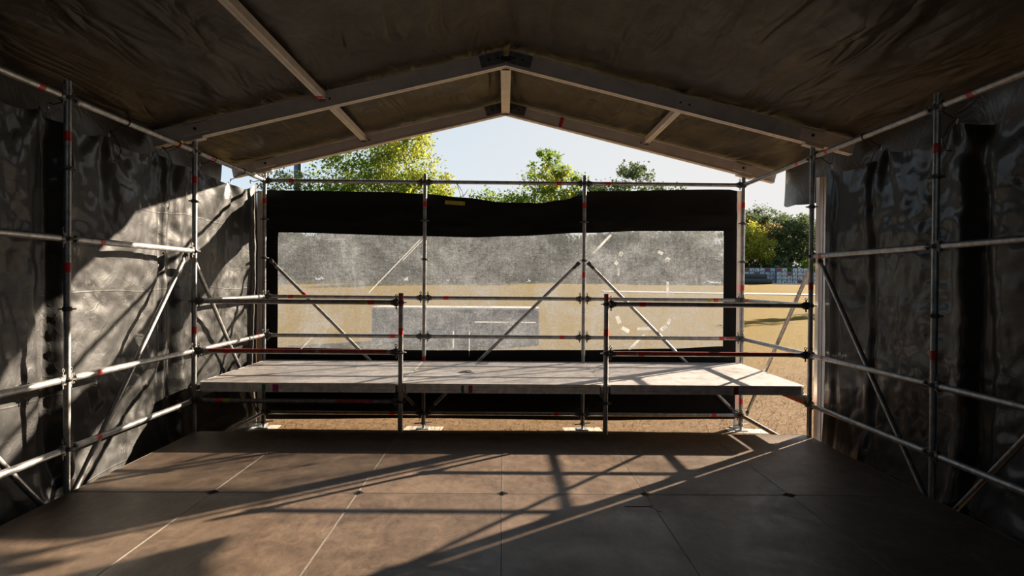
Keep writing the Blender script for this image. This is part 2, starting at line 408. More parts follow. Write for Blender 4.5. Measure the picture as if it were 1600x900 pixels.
# ------------------------------------------------------------------ light
SUN_DIR = Vector((2.05, 1.90, 1.0)).normalized()
sun = bpy.data.lights.new('sun', 'SUN'); sun.energy = 24.0; sun.color = (1.0, 0.83, 0.64); sun.angle = math.radians(0.55)
so = bpy.data.objects.new('sun', sun); C.objects.link(so); so.location = (40, 40, 20)
so.rotation_euler = SUN_DIR.to_track_quat('Z', 'Y').to_euler()

wd = bpy.data.worlds.new('sky'); bpy.context.scene.world = wd; wd.use_nodes = True
nt = wd.node_tree; nt.nodes.clear()
wo = nt.nodes.new('ShaderNodeOutputWorld'); bg = nt.nodes.new('ShaderNodeBackground')
tc = nt.nodes.new('ShaderNodeTexCoord'); sp = nt.nodes.new('ShaderNodeSeparateXYZ'); nt.links.new(tc.outputs['Generated'], sp.inputs[0])
zr = ramp(nt, sp.outputs['Z'], [(0.0, (0.80, 0.86, 0.92)), (0.10, (0.72, 0.84, 0.92)), (0.35, (0.42, 0.62, 0.84)), (1.0, (0.20, 0.38, 0.66))])
dt = nd(nt, 'ShaderNodeVectorMath', operation='DOT_PRODUCT'); nt.links.new(tc.outputs['Generated'], dt.inputs[0]); dt.inputs[1].default_value = SUN_DIR
hr = ramp(nt, dt.outputs['Value'], [(0.45, (0, 0, 0)), (0.97, (1, 1, 1))])
mx = nd(nt, 'ShaderNodeMix', data_type='RGBA'); nt.links.new(hr.outputs['Color'], mx.inputs['Factor'])
nt.links.new(zr.outputs['Color'], mx.inputs[6]); mx.inputs[7].default_value = (0.92, 0.87, 0.83, 1)
nt.links.new(mx.outputs[2], bg.inputs['Color']); bg.inputs['Strength'].default_value = 1.0
nt.links.new(bg.outputs[0], wo.inputs[0])

vs_ = bpy.context.scene.view_settings
vs_.view_transform = 'Standard'; vs_.look = 'None'; vs_.gamma = 1.0; vs_.use_curve_mapping = False; vs_.exposure = 0.0

# ------------------------------------------------------------------ ground
def gz(x, y):
    t = min(1, max(0, (y - 17) / 63.0)); return GZ + 1.88 * t * t * (3 - 2 * t) + 0.0
xs = [-160 + 8 * i for i in range(41)]; ys = [-20, -8, 0, 5, 10, 14] + [16 + 2 * i for i in range(36)] + [95, 120, 160, 240]
g = link('ground', grid_mesh(xs, ys, lambda x, y: (x, y, gz(x, y)), 'ground', M['ground']))
tag(g, 'dry yellow grass field stretching away behind the stage', 'ground', kind='structure')

# dry straw lying on the ground by the rear scaffold
mb = MB()
for i in range(16000):
    x = random.uniform(-3.6, 7.0); y = random.uniform(2.2, 9.5) if random.random() < 0.6 else random.uniform(4, 18)
    if x > 3.5 + (y + 5) * 0.25: continue
    a = random.uniform(0, 2 * PI); l = random.uniform(0.03, 0.07); h = random.uniform(0.01, 0.05); w = 0.005
    d = Vector((math.cos(a), math.sin(a), 0)); s = Vector((-d.y, d.x, 0)) * w; p = Vector((x, y, gz(x, y)))
    mb.add([p - s, p + s, p + d * l + Vector((0, 0, h))], [(0, 1, 2)])
st = mb.build('dry_grass', M['straw']); tag(st, 'short dry straw blades scattered over the ground behind the stage', 'grass', kind='stuff')

# pale path across the far field, and its kerb
mb = MB()
pts = [(8, 52), (18, 50.5), (30, 49), (48, 48)]
for (x0, y0), (x1, y1) in zip(pts, pts[1:]):
    q = [(x0, y0), (x1, y1), (x1, y1 + 1.6), (x0, y0 + 1.6)]
    vs = [(x, y, gz(x, y) + 0.05) for x, y in q] + [(x, y, gz(x, y) - 0.2) for x, y in q]
    mb.add(vs, [(0, 1, 2, 3), (0, 4, 5, 1), (2, 6, 7, 3)])
tag(mb.build('path', M['path']), 'thin pale path crossing the far end of the grass field', 'path', kind='structure')

# ------------------------------------------------------------------ stage floor
fl = empty('floor'); tag(fl, 'brown plywood stage floor laid from six columns of panels', 'floor', kind='structure')
PW = 1.035
def panel_mesh(x0, x1, y0, y1, zt, th, ch, rim, name, mats):
    """chamfered panel: plywood top inside a thin metal rim"""
    def octo(a, z):
        X0, X1, Y0, Y1 = x0 + a, x1 - a, y0 + a, y1 - a; c = ch
        return [(X0 + c, Y0, z), (X1 - c, Y0, z), (X1, Y0 + c, z), (X1, Y1 - c, z), (X1 - c, Y1, z), (X0 + c, Y1, z), (X0, Y1 - c, z), (X0, Y0 + c, z)]
    mb = MB(); o0 = octo(0, zt); o1 = octo(rim, zt); o2 = octo(rim, zt - 0.0015); o3 = octo(0, zt - th); n = 8
    st = lambda A, Bq: mb.add(A + Bq, [(i, (i + 1) % n, n + (i + 1) % n, n + i) for i in range(n)])
    mb.cur = 1; st(o0, o1); st(o1, o2); mb.cur = 0; mb.add(o2, [tuple(range(n))]); mb.cur = 1; st(o3, o0); mb.add(o3, [tuple(range(n))[::-1]])
    return mb.mesh(name, mats)
for j in range(4):
    for i in range(6):
        x0 = -W + i * PW + 0.002; x1 = x0 + PW - 0.004
        if i == 0: x0 += 0.034
        if i == 5: x1 -= 0.034
        y1 = B - 0.0 - j * B - 0.003; y0 = y1 - B + 0.006
        if j == 0: y1 -= 0.032
        link('floor_panel', panel_mesh(x0, x1, y0, y1, 0.0, 0.09, 0.052, 0.0022, 'floor_panel', [M['floor_ply'], M['rim']]), fl)

mb = MB()
mb.bevel_box((0, 0, 0.0012), (0.19, 0.022, 0.0016), 0.0004); mb.bevel_box((0.105, -0.05, 0.0012), (0.02, 0.13, 0.0016), 0.0004, Matrix.Rotation(0.35, 3, 'Z'))
o = mb.build('tape_mark', M['dark_red_tape']); o.location = (0.93, -0.27, -0.0005)
tag(o, 'dark red tape corner mark stuck on the shaded floor', 'tape')

# ------------------------------------------------------------------ scaffold: posts
def rosette_mesh():
    mb = MB(); z = 0.0045
    mb.tube((0, 0, -z), (0, 0, z), 0.058, seg=20)
    mb.tube((0, 0, -0.016), (0, 0, 0.016), 0.031, seg=16)
    return mb.mesh('rosette', M['cast'])
ROS = rosette_mesh()
def band_mesh(h, name, m, r=0.0249):
    return MB().tube((0, 0, -h / 2), (0, 0, h / 2), r, seg=16).mesh(name, m)
BAND = band_mesh(0.07, 'red_band', M['red'])
def base_mesh():
    mb = MB()
    mb.bevel_box((0, 0, 0.006), (0.15, 0.15, 0.008), 0.002); mb.tube((0, 0, 0.008), (0, 0, 0.16), 0.017, seg=12)
    return mb.mesh('base_plate', M['galv'])
BASE = base_mesh()
def nut_mesh():
    mb = MB(); mb.tube((0, 0, -0.018), (0, 0, 0.018), 0.036, 0.03, seg=12)
    for k in range(2): mb.bevel_box((0.075 * math.cos(k * PI + .5), 0.075 * math.sin(k * PI + .5), 0), (0.1, 0.022, 0.014), 0.003, Matrix.Rotation(k * PI + .5, 3, 'Z'))
    return mb.mesh('jack_nut', M['galv_dark'])
NUT = nut_mesh()
TUBES = {}
def post(x, y, top, bands, label, levels, paint=None, floor_z=GZ, mat='galv'):
    t = empty('scaffold_post', (x, y, floor_z)); tag(t, label, 'scaffold post', 'upright scaffold posts')
    o = -floor_z
    key = (round(top, 3), mat)
    if key not in TUBES:
        mb = MB(); mb.tube((0, 0, o - 0.30), (0, 0, o + top), 0.02415, seg=20, caps=False)
        mb.tube((0, 0, o - 0.30), (0, 0, o + top), 0.0205, seg=20, caps=False)
        n = 20
        for zz in (o - 0.30, o + top):
            vs = [(r * math.cos(2 * PI * k / n), r * math.sin(2 * PI * k / n), zz) for r in (0.0205, 0.02415) for k in range(n)]
            mb.add(vs, [(k, (k + 1) % n, n + (k + 1) % n, n + k) for k in range(n)])
        mb.tube((0, 0, o - 0.30), (0, 0, o - 0.22), 0.029, seg=16)
        TUBES[key] = mb.mesh('tube', M[mat])
    link('tube', TUBES[key], t)
    for z in levels: link('rosette', ROS, t).location = (0, 0, o + z)
    for z in bands: link('red_band', BAND, t).location = (0, 0, o + z)
    if paint:
        link('painted_top', band_mesh(paint, 'painted_top', M['red_worn']), t).location = (0, 0, o + top - paint / 2)
    link('base_plate', BASE, t).location = (0, 0, 0.001); link('jack_nut', NUT, t).location = (0, 0, 0.075)
    return t
L7 = [-0.2 + 0.5 * k for k in range(7)]; L4 = L7[:4]
post(-W, 0, 2.92, [2.526, 1.595], 'nearest tall post on the left side, red bands high up, before the black tarpaulin', L7)
post(W, 0, 2.90, [2.505, 1.016], 'nearest tall post on the shaded right side, before the black tarpaulin', L7)
post(-W, B, 2.92, [2.513, 1.006], "tall post at the platform's front left corner, left rails meeting it", L7)
post(W, B, 2.92, [1.50], "tall post at the platform's front right corner beside the open gap", L7)
post(-W / 3, B, 1.395, [1.008], 'short red-topped post left of the opening in the platform handrail', L4, 0.13)
post(W / 3, B, 1.405, [1.011], 'short red-topped post right of the opening in the platform handrail', L4, 0.07)
post(-W, 2 * B, 2.90, [2.535, 0.44], 'rear corner post at the left end of the plastic window', L7)
post(-W / 3, 2 * B, 2.902, [2.513, 0.50], 'rear post standing before the window, left of its middle, red band at deck level', L7)
post(W / 3, 2 * B, 2.906, [2.516, 1.61], 'rear post standing before the window with two braces fanning down from it', L7)
post(W, 2 * B, 2.90, [2.535, 1.461, -0.02], 'rear corner post at the right end of the window beside the open field', L7)
for s, w_ in ((-1, 'left'), (1, 'right')):
    post(s * W, -B, 2.92, [2.52, 1.3], f'scaffold post on the {w_} side beside where the photo was taken from', L7)
# sole boards under the rear posts
for i, (x, y, rz, lab) in enumerate([(-W - .05, 2 * B, 0.1, 'pale wooden sole board under the rear left corner post'), (-W / 3, 2 * B, -0.04, 'pale wooden sole board under the rear post left of the window middle'),
                                     (W / 3, 2 * B, 0.05, 'pale wooden sole board under the rear post with two braces'), (W + 0.08, 2 * B - 0.02, -0.12, 'pale wooden sole board under the rear right corner post')]):
    o = MB().bevel_box((0, 0, -0.015), (0.5, 0.27, 0.03), 0.004).build('sole_board', M['wood_board']); o.location = (x, y, GZ + 0.001); o.rotation_euler = (0, 0, rz)
    tag(o, lab, 'board', 'sole boards under the rear posts')

# ------------------------------------------------------------------ scaffold: ledgers
def ledger_tube(mat):
    mb = MB(); mb.tube((0.085, 0, 0), (B - 0.085, 0, 0), 0.02415, seg=20); return mb.mesh('tube', M[mat])
def head_mesh():
    mb = MB()
    # cast head with an upper and a lower jaw closing over the rosette
    for sz in (-1, 1):
        mb.prism([(-0.012, 0), (0.012, 0), (0.012, 0.03), (-0.012, 0.03)], (0.028, 0, sz * 0.02 - 0.015 + (0.002 if sz > 0 else -0.002)), (0.072, 0, sz * 0.02 - 0.015 + (0.002 if sz > 0 else -0.002)))
    mb.tube((0.066, 0, 0), (0.098, 0, 0), 0.031, 0.027, seg=14)
    mb.bevel_box((0.06, 0, 0), (0.022, 0.03, 0.072), 0.005)
    return mb.mesh('ledger_head', M['cast'])
def wedge_mesh():
    mb = MB()
    mb.bevel_box((0.047, 0, -0.004), (0.014, 0.006, 0.125), 0.001)
    # eye at the top of the wedge
    n = 12; pts = [(0.047 + 0.011 * math.cos(2 * PI * k / n), 0, 0.066 + 0.013 * math.sin(2 * PI * k / n)) for k in range(n)]
    mb.path(pts, 0.0042, 6, True)
    return mb.mesh('wedge', M['cast'])
LT = {'galv': ledger_tube('galv'), 'galv_dark': ledger_tube('galv_dark'), 'red_worn': ledger_tube('red_worn')}
HEAD, WEDGE = head_mesh(), wedge_mesh()
TAPE = MB().tube((-0.032, 0, 0), (0.032, 0, 0), 0.0249, seg=16).mesh('red_tape', M['red'])
YTAPE = MB().tube((-0.03, 0, 0), (0.03, 0, 0), 0.0247, seg=16).mesh('yellow_tape', M['yellow_tape'])
def half_paint(a, b):
    """worn red paint on the upper half of a tube"""
    mb = MB(); n = 10; r = 0.0247; xs = [a + (b - a) * k / 30 for k in range(31)]
    vs = [];
    for x in xs:
        for k in range(n + 1):
            t = -0.25 + (PI + 0.5) * k / n
            vs.append((x, r * math.cos(t), r * math.sin(t)))
    fs = [(i * (n + 1) + k, i * (n + 1) + k + 1, (i + 1) * (n + 1) + k + 1, (i + 1) * (n + 1) + k) for i in range(30) for k in range(n)]
    mb.add(vs, fs, True); return mb.mesh('red_paint', M['red_worn'])
def ledger(x, y, z, along, label, tapes=(), mat='galv', yellow=(), paint=None):
    t = empty('scaffold_ledger', (x, y, z), 0 if along == 'x' else PI / 2); tag(t, label, 'scaffold tube', 'horizontal scaffold tubes')
    link('tube', LT[mat], t)
    for k in (0, 1):
        h = link('ledger_head', HEAD, t); w = link('wedge', WEDGE, h)
        if k: h.location = (B, 0, 0); h.rotation_euler = (0, 0, PI)
    for q in tapes: link('red_tape', TAPE, t).location = (q, 0, 0)
    for q in yellow: link('yellow_tape', YTAPE, t).location = (q, 0, 0)
    if paint:
        for a, b in paint: link('red_paint', half_paint(a, b), t)
    return t
lvl = {2.8: 'top tube under the roof', 1.8: 'tube above head height', 1.3: 'upper guard tube', .8: 'waist-high tube', .3: 'knee-high tube', -.2: 'lowest tube near the ground'}
bay = {'A': 'in the bay nearest the viewer', 'B': 'between the nearest post and the platform corner post', 'C': 'running back along the platform end'}
for s, sd in ((-1, 'left'), (1, 'right')):
    for bk, y0 in (('A', -B), ('B', 0), ('C', B)):
        for z in ([2.8, 1.8, .8, .3] if bk != 'C' else [2.8, 1.3, .8, .3, -.2]):
            if bk == 'C' and z == .3 and s < 0: continue
            tp = {(-1, 'A', 2.8): [1.767], (-1, 'B', 2.8): [1.70], (-1, 'C', 2.8): [0.395], (-1, 'B', 1.8): [.414], (-1, 'B', .8): [.376], (-1, 'B', .3): [.378], (-1, 'C', .8): [1.822],
                  (1, 'A', 2.8): [1.69], (1, 'B', 2.8): [1.736], (1, 'C', 2.8): [.353], (1, 'B', 1.8): [1.833], (1, 'B', .8): [1.763], (1, 'C', 1.3): [1.822]}.get((s, bk, z), [])
            yl = [1.64] if (s, bk, z) == (-1, 'B', 2.8) else []
            red = (s, bk, z) == (1, 'C', .3)
            lab = f'{sd} side {lvl[z]}, {bay[bk]}' if not red else 'red painted tube under the right end of the platform'
            ledger(s * W, y0, z, 'y', lab, tp, 'red_worn' if red else 'galv', yl)
bayr = {0: 'left third', 1: 'middle third', 2: 'right third'}
tk = {(0, 2.8): [.349], (1, 2.8): [1.732], (2, 2.8): [.303], (0, 1.3): [.349], (1, 1.3): [.283], (2, 1.3): [1.72], (0, .8): [1.668], (1, .8): [1.792], (2, .8): [1.801], (0, -.2): [1.666], (1, -.2): [1.726], (2, -.2): [1.712]}
lr = {2.8: 'top tube above the black border', 1.3: 'upper tube across the window', .8: 'lower tube across the window', -.2: 'lowest tube below the platform deck'}
yk = {(0, 1.3): [.46], (1, 2.8): [1.63], (2, 1.3): [1.64], (2, 2.8): [.38]}
for i in range(3):
    for z in (2.8, 1.3, .8, -.2):
        ledger(-W + i * B, 2 * B, z, 'x', f'rear {lr[z]}, {bayr[i]} of the back side', tk[(i, z)], 'galv', yk.get((i, z), []), [(1.86, 1.98)] if (i, z) == (2, .8) else None)
ledger(-W, B, 1.3, 'x', "upper handrail tube along the platform's front, left of the opening", [1.771], 'galv', [1.68])
ledger(W / 3, B, 1.3, 'x', "upper handrail tube along the platform's front, right of the opening", [.365])
ledger(-W, B, .8, 'x', 'red-topped lower handrail tube along the platform front, left of the opening', [.331], 'galv', [], [(0.15, 1.22), (1.25, 1.93)])
ledger(W / 3, B, .8, 'x', 'red-topped lower handrail tube along the platform front, right of the opening', [.357], 'galv', [], [(0.1, 0.3), (0.34, 1.9)])
t = ledger(-W, B, .3, 'x', 'dark tube under the front edge of the platform at its left end', [.257], 'galv_dark', [.33], [(1.42, 1.80)])

# ------------------------------------------------------------------ scaffold: braces
def brace_parts():
    a = Vector((0.085, 0, 1.945)); b = Vector((B - 0.085, 0, 0.055)); d = (b - a).normalized()
    mb = MB(); mb.tube(a + d * 0.07, b - d * 0.07, 0.0215, seg=16); tube = mb.mesh('tube', M['galv'])
    def end(p, s):
        mb = MB(); q = p + d * (0.09 * s)
        mb.prism([(-0.006, -0.02), (0.006, -0.02), (0.006, 0.02), (-0.006, 0.02)], p - d * 0.012 * s, q)
        mb.tube(p + d * s * .055, q, 0.010, 0.0215, seg=12)
        mb.tube(p + Vector((0, -0.02, 0)), p + Vector((0, 0.02, 0)), 0.017, seg=12)
        # swivel head reaching back to the rosette
        hx = -0.03 if s > 0 else 0.03
        mb.prism([(-0.01, -0.026), (0.01, -0.026), (0.01, 0.026), (-0.01, 0.026)], p + Vector((0, 0, 0.0)), p + Vector((hx, 0, (0.055 if s > 0 else -0.055) * 0.6)))
        return mb.mesh('brace_head', M['cast'])
    band = MB().tube(a + d * 0.56, a + d * 0.63, 0.0222, seg=16).mesh('red_band', M['red'])
    return tube, end(a, 1), end(b, -1), band
BR = brace_parts()
def brace(x, y, rz, off, label, bands=0):
    t = empty('scaffold_brace', (x, y, -0.2), rz); tag(t, label, 'scaffold brace', 'diagonal scaffold braces')
    for nm, me in (('tube', BR[0]), ('brace_head', BR[1]), ('brace_head', BR[2])) + ((('red_band', BR[3]),) if bands else ()):
        link(nm, me, t).location = (0, off, 0)
    return t
H = PI / 2
# local +x runs from the high end to the low end
brace(-W, 2 * B, 0, 0.055, 'diagonal brace in the left third of the window, red band near its top', 1)
brace(W / 3, 2 * B, PI, -0.055, 'diagonal brace crossing the middle third of the window')
brace(W / 3, 2 * B, 0, 0.055, 'diagonal brace crossing the right third of the window')
brace(-W, B, -H, -0.055, 'diagonal brace on the left side leaning from floor to platform corner post')
brace(-W, B, H, 0.055, 'diagonal brace behind the left handrails, sloping down behind the platform end')
brace(-W, -B, H, 0.055, 'lower end of a brace meeting the floor left of the nearest left post')
brace(W, B, -H, 0.055, 'diagonal brace in front of the shaded right tarpaulin beside the corner post')
brace(W, B, H, -0.055, 'diagonal brace standing in the open gap before the sunny field')
brace(W, -B, H, -0.055, 'lower end of a brace meeting the floor right of the nearest right post')

# ------------------------------------------------------------------ raised platform decks
def deck(x0, x1, y0, y1, label, marks=()):
    cx, cy = (x0 + x1) / 2, (y0 + y1) / 2; t = empty('stage_deck', (cx, cy, 0.39)); tag(t, label, 'stage deck', 'platform decks')
    hx, hy = (x1 - x0) / 2, (y1 - y0) / 2
    link('deck_board', panel_mesh(-hx, hx, -hy, hy, 0.095, 0.018, 0.045, 0.004, 'deck_board', [M['deck_ply'], M['alu_dull']]), t)
    mb = MB(); c = 0.05
    prof = [(-0.02, 0.0), (0.012, 0.0), (0.012, 0.028), (0.006, 0.032), (0.006, 0.046), (0.012, 0.050), (0.012, 0.062), (0.007, 0.066), (0.012, 0.07), (0.012, 0.0768), (-0.02, 0.0768)]
    e = 0.014
    for a, b in (((-hx + c, -hy + e, 0), (hx - c, -hy + e, 0)), ((hx - e, -hy + c, 0), (hx - e, hy - c, 0)), ((hx - c, hy - e, 0), (-hx + c, hy - e, 0)), ((-hx + e, hy - c, 0), (-hx + e, -hy + c, 0))):
        mb.prism(prof, a, b)
    mb.build('deck_frame', M['alu_dull'], t)
    mb = MB()
    for sx in (-1, 1):
        for sy in (-1, 1):
            mb.bevel_box((sx * (hx - 0.05), sy * (hy - 0.05), 0.038), (0.075, 0.02, 0.074), 0.004, Matrix.Rotation(PI / 4 * (-sx * sy) + PI / 2 * 0, 3, 'Z') )
    mb.build('corner_casting', M['dark_steel'], t)
    for x, w, m, nm in marks:
        MB().bevel_box((x - cx, -hy + 0.0005, 0.041), (w, 0.003, 0.076), 0.0008).build(nm, M[m], t)
    return t
DN = 0.035
for i, (third, mk) in enumerate([('left', [(-2.41, .035, 'green_tape', 'green_tape'), (-2.29, .06, 'pink_tape', 'pink_tape')]), ('middle', [(-0.41, .03, 'green_tape', 'green_tape'), (-0.33, .04, 'pink_tape', 'pink_tape')]), ('right', [(2.36, .045, 'dark_red_tape', 'dark_red_tape')])]):
    x0 = -W + i * B + 0.004; x1 = x0 + B - 0.008
    xx0, xx1 = x0 + (0.03 if i == 0 else 0), x1 - (0.03 if i == 2 else 0)
    deck(xx0, xx1, B + 0.004, B + B / 2 - 0.003, f'front deck in the {third} third of the raised grey platform', mk)
    deck(xx0, xx1, B + B / 2 + 0.003, 2 * B - 0.03, f'rear deck in the {third} third of the raised grey platform, below the window')
# cross bearers under the decks
for x, lab in ((-W, 'left end'), (-W / 3, 'left inner joint'), (W / 3, 'right inner joint'), (W, 'right end')):
    mb = MB(); mb.bevel_box((0, 0, -0.035), (0.045, B - 0.16, 0.066), 0.006)
    for s in (-1, 1): mb.bevel_box((0, s * (B / 2 - 0.055), -0.04), (0.03, 0.06, 0.09), 0.006)
    o = mb.build('deck_bearer', M['galv_dark']); o.location = (x, 1.5 * B, 0.388); tag(o, f'steel bearer under the platform at its {lab}', 'bearer', 'bearers under the platform')

def cord_loop(x, y, z, rx, ry, rz, label, tail):
    mb = MB(); n = 26
    pts = [(rx * math.cos(2 * PI * k / n), ry * math.sin(2 * PI * k / n), 0.006 + 0.002 * math.sin(4 * PI * k / n)) for k in range(n)]
    mb.path(pts, 0.0045, 6, True)
    if tail:
        mb.path([(-rx * .3, ry * .9, .008), (-rx * 0.2, -ry * .2, .016), (rx * .2, -ry * .9, 0.008), (rx * 1.3, -ry * 1.1, 0.005)], 0.0045, 6)
    o = mb.build('cord_loop', M['cord']); o.location = (x, y, z); o.rotation_euler = (0, 0, rz); tag(o, label, 'cord')
cord_loop(-0.26, 3.85, 0.485, 0.075, 0.10, 0, 'thin black cord ring lying on the platform nearer the window', False)
cord_loop(-0.43, 2.98, 0.485, 0.07, 0.07, 0.2, 'tangled thin black cord lying near the middle of the platform', True)

# ------------------------------------------------------------------ roof frame
RB, SL = 3.675, 0.243       # rafter underside at the ridge, slope
ang = math.atan(SL)
def raf_profile():
    # (side, up): closed aluminium keder profile with a slot in the lower and upper flange
    h = 0.160; w = 0.05
    return [(-w, 0), (-0.006, 0), (-0.006, 0.012), (0.006, 0.012), (0.006, 0), (w, 0), (w, 0.014), (w - 0.008, 0.018), (w - 0.008, h - 0.018), (w, h - 0.014), (w, h), (-w, h), (-w, h - 0.014), (-w + 0.008, h - 0.018), (-w + 0.008, 0.018), (-w, 0.014)]
for y, row in ((B, 'over the platform front'), (2 * B, 'over the rear window'), (-2.0 * B, 'above and behind the viewer')):
    for s, sd in ((-1, 'left'), (1, 'right')):
        t = empty('roof_rafter', (0, y, 0)); tag(t, f'{sd} sloping aluminium rafter of the gable frame {row}', 'rafter', 'roof rafters')
        xe = 3.49
        mb = MB(); mb.prism(raf_profile(), (s * 0.0, 0, RB), (s * xe, 0, RB - SL * xe)); mb.build('beam', M['alu'], t)
        nrm = Matrix.Rotation(ang * s, 3, 'Y')
        # eave plate and bolt, on the side the viewer sees
        xq = 3.08; zq = RB - SL * xq + 0.085
        mb = MB(); mb.bevel_box((s * xq, -0.052, zq), (0.26, 0.012, 0.11), 0.005, nrm); pl = mb.build('eave_plate', M['alu'], t)
        MB().tube((s * xq, -0.07, zq), (s * xq, -0.056, zq), 0.016, seg=8).build('bolt', M['bolt'], pl)
        # foot that sits on the post
        mb = MB(); mb.bevel_box((s * W, 0, RB - SL * W - 0.012), (0.20, 0.10, 0.02), 0.004, nrm); mb.build('post_shoe', M['alu'], t)
        for xb in (1.75, 1.84):
            MB().tube((s * xb, -0.056, RB - SL * xb + 0.075), (s * xb, -0.048, RB - SL * xb + 0.075), 0.011, seg=8).build('bolt', M['bolt'], t)
        if y == 2 * B and s > 0:
            MB().bevel_box((0.72, -0.0445, RB - SL * .72 + 0.08), (0.045, 0.003, 0.14), 0.001, Matrix.Rotation(0.25, 3, 'Y')).build('red_tape', M['red'], t)
    # ridge connector
    t = empty('ridge_connector', (0, y, 0)); tag(t, f'dark steel ridge connector joining the rafters {row}', 'connector', 'ridge connectors')
    for s in (-1, 1):
        mb = MB(); mb.prism([(-0.005, 0.03), (0.005, 0.03), (0.005, 0.15), (-0.005, 0.15)], (0, -0.053, RB), (s * 0.235, -0.053, RB - SL * 0.235)); pl = mb.build('side_plate', M['dark_steel'], t)
        for q in (0.08, 0.17):
            MB().tube((s * q, -0.066, RB - SL * q + 0.09), (s * q, -0.058, RB - SL * q + 0.09), 0.014, seg=8).build('bolt', M['bolt'], pl)
    mb = MB(); mb.bevel_box((0, -0.07, RB + 0.06), (0.11, 0.016, 0.05), 0.005); mb.tube((0, -0.075, RB + 0.05), (0, -0.09, RB + 0.02), 0.012, seg=8); mb.build('hanging_eye', M['bolt'], t)

def purlin(x, y0, y1, zc, label, w=0.07, h=0.065, red=None):
    t = empty('roof_purlin', (x, (y0 + y1) / 2, zc)); tag(t, label, 'purlin', 'roof purlins')
    L = (y1 - y0) / 2; a = w / 2; b = h / 2
    prof = [(-a, -b), (-0.004, -b), (-0.004, -b + 0.006), (0.004, -b + 0.006), (0.004, -b), (a, -b), (a, b), (-a, b)]
    mb = MB(); mb.prism(prof, (0, -L, 0), (0, L, 0)); o = mb.build('beam', M['alu'], t)
    for s in (-1, 1):
        MB().bevel_box((0, s * (L - 0.012), -b - 0.006), (w * .8, 0.022, 0.03), 0.003).build('end_bracket', M['dark_steel'], t)
    if red: MB().bevel_box((0.0, red, -b - 0.001), (w * 0.9, 0.06, 0.003), 0.001).build('red_tape', M['red'], t)
    return t
def under(x): return RB - SL * abs(x) + 0.165
purlin(-1.82, -2 * B + .05, B - .05, under(1.82) - 0.05, 'long aluminium purlin running toward the viewer under the left roof slope', red=2.95)
purlin(-1.82, B + .05, 2 * B - .05, under(1.82) - 0.05, 'short aluminium purlin between the two frames on the left roof slope')
purlin(1.82, B + .05, 2 * B - .05, under(1.82) - 0.05, 'short aluminium purlin between the two frames on the right roof slope')
purlin(0.0, B + .05, 2 * B - .05, RB + 0.03, 'ridge purlin with a slot along it, between the two gable frames', 0.105, 0.05)

# ------------------------------------------------------------------ roof sheet
XE = 3.58
def roof_z(x, y):
    z = RB + 0.172 - SL * abs(x)
    # billows between supports
    d = 0.0
    if y < B:
        t = max(0, min(1, (B - y) / 0.5)); d = t
    elif y < 2 * B:
        t = max(0, min(1, min(y - B, 2 * B - y) / 0.4)); d = t
    k = 0.035 if x > 0 else 0.028
    wr = nz(x * 3.1 + 7, y * 0.55 + (0.9 * x), 1.3) * 0.026 + ridged(x * 4.5, y * 0.9 - 0.5 * x, 4.1) * 0.010 + nz(x * 9, y * 2.2, 8.8) * 0.005
    amp = 1.9 if x > 0 else 1.2
    edge = max(0.0, min(1.0, (XE - abs(x)) / 0.25)) ; rid = min(1, abs(x) / 0.2)
    # stays above the frames and purlins
    up = wr * amp * (0.25 + 0.75 * d) * (0.35 + 0.65 * edge)
    z += up + 0.02 - 0.012 * d
    if abs(x + 1.82) < 0.25: z = max(z, RB + 0.155 - SL * abs(x))
    # dent where the tall posts poke the sheet
    return z
xs = np.linspace(-XE, XE, 180); ys = np.linspace(-6.25, 4.34, 240)
ro = link('ceiling', grid_mesh(xs.tolist(), ys.tolist(), lambda x, y: (x, y, roof_z(x, y)), 'ceiling', M['roof']))
tag(ro, 'dark brown pitched roof sheet stretched over the aluminium frame', 'roof sheet', kind='structure')
for s, sd in ((-1, 'left'), (1, 'right')):
    zs = np.linspace(0, 1, 24); yy = np.linspace(-6.25, 3.95, 200)
    def fv(y, t, s=s):
        top = roof_z(s * XE, y); bot = 2.50 + 0.035 * math.sin(y * 3.1 + s) + 0.03 * nz(y * 1.7, 3.3 * s, 0)
        if y > 3.5: bot -= 0.03 * math.sin((y - 3.5) * 6)
        z = top + (bot - top) * t
        return (s * (XE + 0.05 * t * math.sin(y * 4.2 + 2 * s) * (0.4 + t) + 0.03 * nz(y * 2.5, z * 2, 5) * t), y, z)
    v = link('valance', grid_mesh(yy.tolist(), zs.tolist(), fv, 'valance', M['valance']), ro)

